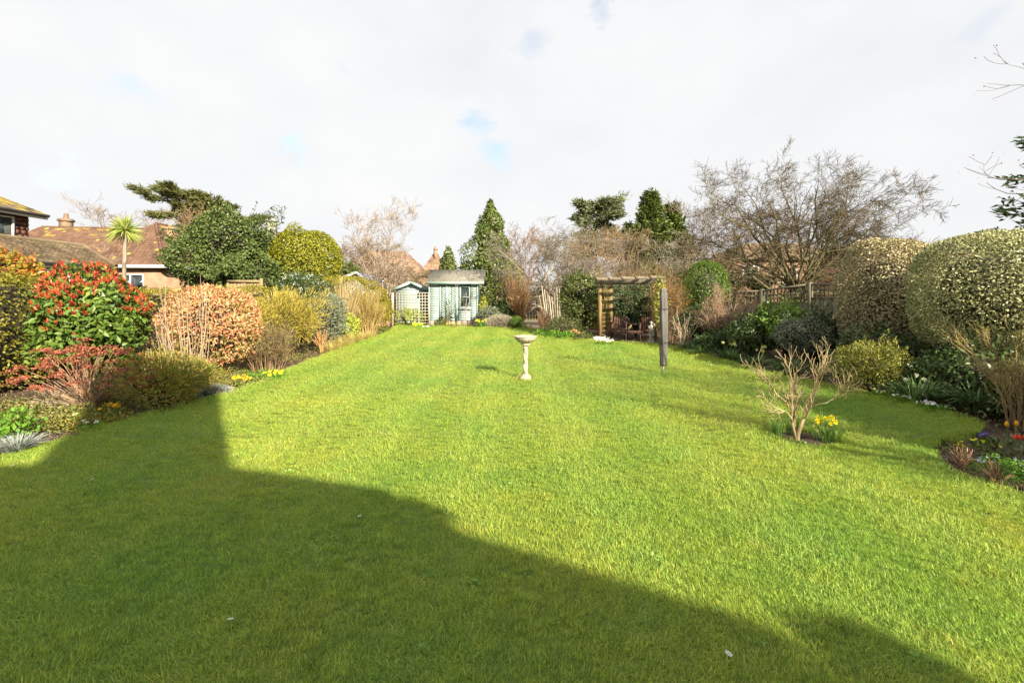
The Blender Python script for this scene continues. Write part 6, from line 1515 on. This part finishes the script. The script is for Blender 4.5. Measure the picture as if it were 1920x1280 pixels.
primrose('pale primroses scattered before the azalea', G(1650, 742), 'f_pale', 7, .024, .14, .09)
primrose('cream primrose clump on the lawn edge left of the strap leaves', G(1692, 754), 'f_white', 8, .026, .12, .09)
primrose('white primrose clump under the strap leaves', G(1738, 769), 'f_white', 12, .028, .13, .1)
primrose('few white primroses right of the white clump', G(1768, 772), 'f_white', 3, .024, .06, .08)
primrose('small cream primroses below the azalea edge', G(1672, 744), 'f_pale', 5, .022, .08, .09)
twiggy('golden_arching_shrub', 'arching golden-stemmed shrub with yellow-green shoots at the right edge', 'shrub', (6.15, 5.6, 0), 1.65, .95, 30, [dict(per=7, t0=.25, t1=1, L=.5, ang=30, up=.05, rr=.6), dict(per=4, t0=.2, t1=1, L=.2, ang=35, rr=.7, m=3)], 'twig_gold', .008, leaf=('azalea', 1, .03, .011), bias=(-.1, -.1, 0), stemmat='twig_brown', erect=.9)
def tulip(label, c, n, mat='f_orange', h=.2):
    t = thing('tulip', label, 'flower', (c[0], c[1], 0))
    mb = MB(); blades(mb, (0, 0, -.02), 7, h * .85, .12, .035, .3, .03); mb.build('leaf', M['grey_leaf'], t)
    key = ('tulip', mat)
    if key not in FM:
        def pet(a, r, z): return r * (1 + .08 * np.cos(3 * a)) * np.ones_like(a)
        FM[key] = MB().lathe([(.003, 0), (.013, .007), (.018, .024), (.015, .042), (.007, .054), (.002, .057)], 12, fn=pet).mesh('flower', M[mat], True)
    for k in range(n):
        e = np.array((rng.uniform(-.06, .06), rng.uniform(-.05, .05), h * rng.uniform(.85, 1.1)))
        mb = MB(); tubes(mb, np.array([[e * (.5, .5, 0), e * (.8, .8, .5), e]]), np.full((1, 3), .004), 4); mb.build('stalk', M['daff_leaf'], t)
        link('flower', FM[key], t, e)
    return t
tulip('tall single orange tulip at the right edge of the bed', G(1893, 836), 2, 'f_orange', .2)
tulip('red and yellow tulips below the single orange one', G(1908, 846), 3, 'f_red', .13)
primrose('violet and yellow pansies in the right bed', G(1848, 845), 'f_yellow', 12, .02, .11, .08, 'evergreen_dull', 'pansy')
primrose('deep violet pansies behind the yellow ones', G(1852, 833), 'f_violet', 7, .022, .07, .09, 'evergreen_dull', 'pansy')
primrose('pale blue flowers standing over the green mat at the right edge', (4.3, 3.98), 'f_blue', 18, .014, .24, .11, 'fresh', 'blue_flower', 60, .05)
primrose('small yellow flowers behind the cut stalks in the right bed', G(1797, 850), 'f_yellow', 5, .018, .06, .11, 'herb', 'primrose')
leafy('blue_green_leaf_plant', 'blue-green broad leaves beside the tulips', 'perennial', (4.62, 4.35, 0), (.22, .18, .12), .06, 130, .07, .03, 'evergreen_dull', .2, 10, .4, .5, stem=None, core=0, up=.2)
leafy('green_mat', 'bright green mat of small leaves under the pale blue flowers', 'ground plant', (4.34, 4.02, -.05), (.3, .26, .12), .06, 1100, .03, .012, 'fresh', .25, 16, .35, .6, stem=None, core=0, zmin=-.5, up=.4)
def cutback(label, c, n, h):
    t = thing('cut_stalks', label, 'perennial', (c[0], c[1], 0))
    a = rng.uniform(0, 2 * np.pi, n); q = rng.uniform(.15, 1, n); e = np.stack([np.cos(a) * q * h, np.sin(a) * q * h, h * (1.05 - .85 * q ** 2)], 1); m = 4; tt = np.linspace(0, 1, m)[None, :, None]
    pts = e[:, None] * tt + rng.normal(size=(n, m, 3)) * .008; pts[:, 0, 2] = -.05
    mb = MB(); tubes(mb, pts, np.full((n, m), .0036) * rng.uniform(.6, 1.3, n)[:, None], 5); mb.build('stalk', M['twig_red'], t, True)
    return t
cutback('cut-back reddish stalks nearest the curved lawn corner', G(1806, 870), 24, .16)
cutback('cut-back reddish stalks lower down at the right edge', G(1868, 905), 30, .18)
# ------------------------------------------------------------------ small tree in its round bed
mb = MB()
rr_ = np.linspace(0, 1, 9); an = np.linspace(0, 2 * np.pi, 36, endpoint=False)
V = np.array([(BED_C[0] + math.cos(a) * BED_R[0] * 1.08 * r_, BED_C[1] + math.sin(a) * BED_R[1] * 1.08 * r_, -.015 - .035 * r_ ** 3 + rng.uniform(-.008, .008)) for r_ in rr_ for a in an])
mb.add(V, [(i * 36 + j, i * 36 + (j + 1) % 36, (i + 1) * 36 + (j + 1) % 36, (i + 1) * 36 + j) for i in range(8) for j in range(36)]); struct(mb.build('tree_bed_soil', M['soil'], None, True))
b0 = np.array((3.1, 5.02, 0))
ST = [(poly((0, 0, -.08), (.02, 0, .06), (.09, .01, .2), (.17, .03, .32), (.27, .05, .46), (.36, .08, .62), (.42, .1, .78)), .033, .011),
      (poly((.0, .0, -.02), (-.03, .02, .1), (-.06, .03, .24), (-.055, .02, .4), (-.1, .0, .55), (-.1, -.03, .72), (-.16, -.05, .88)), .026, .010),
      (poly((.06, .03, -.06), (.03, .04, .08), (.0, .05, .16), (.02, .06, .3), (.05, .08, .45), (.04, .1, .62), (.1, .12, .8)), .022, .009),
      (poly((.17, .03, .3), (.21, .0, .42), (.24, -.03, .55), (.27, -.06, .7), (.26, -.08, .82), (.30, -.1, .9), (.32, -.1, .98)), .017, .008),
      (poly((-.055, .02, .36), (-.14, .05, .45), (-.24, .07, .52), (-.3, .1, .63), (-.36, .12, .72), (-.42, .13, .78), (-.46, .14, .86)), .015, .007),
      (poly((.2, .04, .36), (.36, .02, .42), (.46, .0, .44), (.56, -.02, .5), (.6, -.03, .55), (.63, -.03, .6), (.64, -.03, .64)), .01, .005),
      (poly((-.04, .02, .2), (-.12, -.04, .27), (-.2, -.08, .34), (-.3, -.1, .38), (-.38, -.12, .4), (-.45, -.12, .44), (-.5, -.12, .48)), .011, .005)]
tree('small_bare_tree', 'small many-branched bare shrub tree in a round bed cut in the lawn', b0, ST,
     [dict(per=10, t0=.35, t1=1, L=.38, ang=42, up=.12, m=6, rr=.6, gn=.2, tip=.4, taper=.35), dict(per=4, t0=.25, t1=1, L=.2, ang=45, up=.12, m=5, rr=.7, gn=.2, tip=.4, taper=.3)],
     'tan_branch', 'tan_branch', limbs=1, fitbox=(.5, .56, 1.07), sides=9, rs=.66)
daffodil('small yellow daffodils right of the bare shrub tree in its lawn bed', (3.42, 5.0), 12, .2, 80, 'f_yellow', 'f_trumpet', .14, .027)
daffodil('small yellow daffodils behind the trunk of the bare shrub tree', (3.2, 5.25), 5, .25, 40, 'f_yellow', 'f_trumpet', .1, .026)
tuft('bulb_leaves', 'upright green bulb leaves left of the bare shrub tree', 'perennial', (2.95, 5.12, 0), 50, .24, .06, .01, 'daff_leaf', .2, .07)
# ------------------------------------------------------------------ shrubs out of frame at right whose shade lies on the lawn
leafy('edge_laurel', 'laurel just outside the right edge whose shade falls across the lawn', 'shrub', (7.5, 1.9, 0), (.85, 1.7, .55), 2.25, 4200, .12, .055, 'evergreen_dull', .18, 30, .3, .35, 2.4, -.98)
for q_ in ((7.7, -.5, 6.1, 2.0, 'bare tree beside the house outside the right edge, its branch shade streaking the lawn'), (8.4, 1.2, 5.6, 1.7, 'second bare tree outside the right edge behind the laurel')):
    ST_ = [(poly((0, 0, -.2), (dx * .06, dy * .06, q_[2] * .2), (dx * .35, dy * .35, q_[2] * .45), (dx * .7, dy * .7, q_[2] * .68), (dx, dy, q_[2] * .88)), .11, .03) for dx, dy in ((-1.3, .2), (-.4, .9), (.5, -.7), (-.5, -.8), (1.1, .5))]
    tree('bare_tree', q_[4], (q_[0], q_[1], 0), ST_, [dict(per=8, t0=.3, t1=1, L=1.9, ang=42, up=.08, m=5, rr=.6, gn=.2, taper=.35), dict(per=7, t0=.2, t1=1, L=.9, ang=42, up=.05, m=4, rr=.7, gn=.22)], 'bark', 'twig_brown', rs=.75)
# ------------------------------------------------------------------ daisies
dm = flower_mesh('f_white', .013, 9, 'f_yellow', .15)
spots = [((1366, 1238), 'white daisy at the bottom of the lawn, right of centre, in the house shadow'), ((674, 975), 'white daisy just inside the house shadow below the birdbath'), ((432, 1172), 'white daisy low in the house shadow, left of centre'),
         ((172, 905), 'white daisy at the left in the shadow of the chimney'), ((520, 835), 'white daisy in the sun just right of the chimney shadow'), ((365, 782), 'white daisy near the left border inside the chimney shadow tip'), ((460, 745), 'white daisy on the sunny lawn by the left border below the primroses'),
         ((1690, 765), 'white daisy on the lawn before the cream primroses'), ((610, 700), 'white daisy in the sunny grass beside the feather grass'), ((25, 878), 'white daisy at the far left edge of the lawn')]
for (x, y), lab in spots:
    g = G(x, y); o = link('daisy', dm, None, (g[0], g[1], .03)); o.rotation_euler = (rng.uniform(-.4, .1), rng.uniform(-.3, .3), rng.uniform(0, 6)); s = rng.uniform(.9, 1.4); o.scale = (s, s, s)
    tag(o, lab, 'daisy', 'daisies dotted over the lawn')
# ------------------------------------------------------------------ grass: instanced tufts, denser near the house
M['weed'] = leafmat('lawn_weed', [(.11, .22, .04), (.15, .27, .05), (.2, .31, .07)], .5, .25, 3)
tufts = bpy.data.collections.new('grass_tufts')
for v in range(5):
    mb = MB(); n = 120
    q = np.sqrt(rng.uniform(0, 1, n)) * .085; a = rng.uniform(0, 2 * np.pi, n)
    b = np.stack([np.cos(a) * q, np.sin(a) * q, np.full(n, -.004)], 1)
    d = unit(np.stack([rng.normal(size=n), rng.normal(size=n), np.zeros(n)], 1)); hh = rng.uniform(.009, .028, n); bend = rng.uniform(.3, 1.3, n) * hh
    s = np.stack([-d[:, 1], d[:, 0], np.zeros(n)], 1); w = (.0027 * rng.uniform(.7, 1.35, n))[:, None]
    mid = b + d * (bend * .35)[:, None] + np.stack([0 * hh, 0 * hh, hh * .65], 1); tip = b + d * bend[:, None] + np.stack([0 * hh, 0 * hh, hh], 1)
    V = np.stack([b - s * w / 2, b + s * w / 2, mid + s * w * .4, mid - s * w * .4, tip], 1)
    k = np.arange(n)[:, None] * 5
    mb.add(V.reshape(-1, 3), k + np.array([0, 1, 2, 3])); mb.f.append(k + np.array([3, 2, 4])); mb.m.append(np.zeros(n, int))
    if v == 4:                                   # broad-leaved weeds and clover among the grass
        mb = MB(); nw = 14; aw = rng.uniform(0, 2 * np.pi, nw); qw = np.sqrt(rng.uniform(0, 1, nw)) * .035
        leafquads(mb, np.stack([np.cos(aw) * qw, np.sin(aw) * qw, rng.uniform(.004, .016, nw)], 1), np.tile((0, 0, 1.), (nw, 1)), .022, .016, 0, .1, .2, .1)
    o = bpy.data.objects.new('grass_tuft', mb.mesh('grass_tuft', M['weed'] if v == 4 else M['grass'])); tufts.objects.link(o)
Q, S_ = [], []
for (y0, y1, den, sc) in ((1.6, 2.6, 430, .9), (2.6, 3.6, 340, .95), (3.6, 5.0, 240, 1.0), (5.0, 7.0, 160, 1.05), (7.0, 10.0, 95, 1.12), (10.0, 15.0, 46, 1.4), (15.0, 24.0, 30, 1.6)):
    x0, x1 = max(-1.2 * y1 - .3, -5.9), min(1.2 * y1 + .3, 5.9)
    st_ = den ** -.5; gx, gy = np.meshgrid(np.arange(x0, x1, st_), np.arange(y0, y1, st_)); q = np.stack([gx.ravel(), gy.ravel()], 1) + rng.uniform(-.5, .5, (gx.size, 2)) * st_
    q = q[inside(LAWN, q) & ~inside(BED, q)]
    Q.append(q); S_.append(rng.uniform(.75, 1.25, len(q)) * sc)
# taller fringe along the cut edges
for poly_ in (LAWN, BED):
    a, b = poly_, np.roll(poly_, -1, 0); n = (np.linalg.norm(b - a, axis=1) * 30).astype(int)
    e = np.concatenate([a[i] + (b[i] - a[i]) * rng.uniform(0, 1, n[i])[:, None] for i in range(len(a))]); e = e[(e[:, 1] > 1.6)]
    Q.append(e + rng.normal(size=e.shape) * .012); S_.append(rng.uniform(.9, 1.4, len(e)) * np.where(e[:, 1] > 9, 1.4, 1.0))
Q = np.concatenate(Q); S_ = np.concatenate(S_); N = len(Q)
stripe = np.where(np.sin(Q[:, 0] * 2 * np.pi / 1.05 + .6) > 0, 1, -1) * np.where(Q[:, 1] > 5, 1, .4)
rot = np.stack([-.6 * stripe + rng.normal(size=N) * .12, rng.normal(size=N) * .12, rng.uniform(0, 2 * np.pi, N) * 1.0], 1)
# lean is applied in world axes: build euler from lean * spin
eul = np.zeros((N, 3))
ca, sa = np.cos(rot[:, 2]), np.sin(rot[:, 2])
# Rz(spin) first, then lean about x and y (small angles): equivalent XYZ euler
from mathutils import Euler
for i in range(N):
    eul[i] = (Matrix.Rotation(rot[i, 0], 3, 'X') @ Matrix.Rotation(rot[i, 1], 3, 'Y') @ Matrix.Rotation(rot[i, 2], 3, 'Z')).to_euler()
me = bpy.data.meshes.new('grass'); me.vertices.add(N); me.vertices.foreach_set('co', np.column_stack([Q, np.zeros(N)]).ravel())
at = me.attributes.new('turn', 'FLOAT_VECTOR', 'POINT'); at.data.foreach_set('vector', eul.ravel())
at = me.attributes.new('size', 'FLOAT', 'POINT'); at.data.foreach_set('value', S_)
at = me.attributes.new('kind_index', 'INT', 'POINT'); at.data.foreach_set('value', np.where(rng.uniform(size=N) < .014, 4, rng.integers(0, 4, N)).astype(np.int32))
me.materials.append(M['grass'])
go = link('grass', me); tag(go, 'short mown grass covering the lawn', 'grass', None, 'stuff')
ng = bpy.data.node_groups.new('grass_nodes', 'GeometryNodeTree')
ng.interface.new_socket('Geometry', in_out='INPUT', socket_type='NodeSocketGeometry'); ng.interface.new_socket('Geometry', in_out='OUTPUT', socket_type='NodeSocketGeometry')
gi, gout = ng.nodes.new('NodeGroupInput'), ng.nodes.new('NodeGroupOutput')
ci = ng.nodes.new('GeometryNodeCollectionInfo'); ci.inputs['Collection'].default_value = tufts; ci.inputs['Separate Children'].default_value = True; ci.inputs['Reset Children'].default_value = True
ip = ng.nodes.new('GeometryNodeInstanceOnPoints'); ip.inputs['Pick Instance'].default_value = True
na = ng.nodes.new('GeometryNodeInputNamedAttribute'); na.data_type = 'FLOAT_VECTOR'; na.inputs['Name'].default_value = 'turn'
nb = ng.nodes.new('GeometryNodeInputNamedAttribute'); nb.data_type = 'FLOAT'; nb.inputs['Name'].default_value = 'size'
nk = ng.nodes.new('GeometryNodeInputNamedAttribute'); nk.data_type = 'INT'; nk.inputs['Name'].default_value = 'kind_index'
ng.links.new(nk.outputs['Attribute'], ip.inputs['Instance Index'])
e2r = ng.nodes.new('FunctionNodeEulerToRotation')
ng.links.new(gi.outputs[0], ip.inputs['Points']); ng.links.new(ci.outputs[0], ip.inputs['Instance'])
ng.links.new(na.outputs['Attribute'], e2r.inputs[0]); ng.links.new(e2r.outputs[0], ip.inputs['Rotation']); ng.links.new(nb.outputs['Attribute'], ip.inputs['Scale'])
ng.links.new(ip.outputs[0], gout.inputs[0])
md = go.modifiers.new('grass', 'NODES'); md.node_group = ng
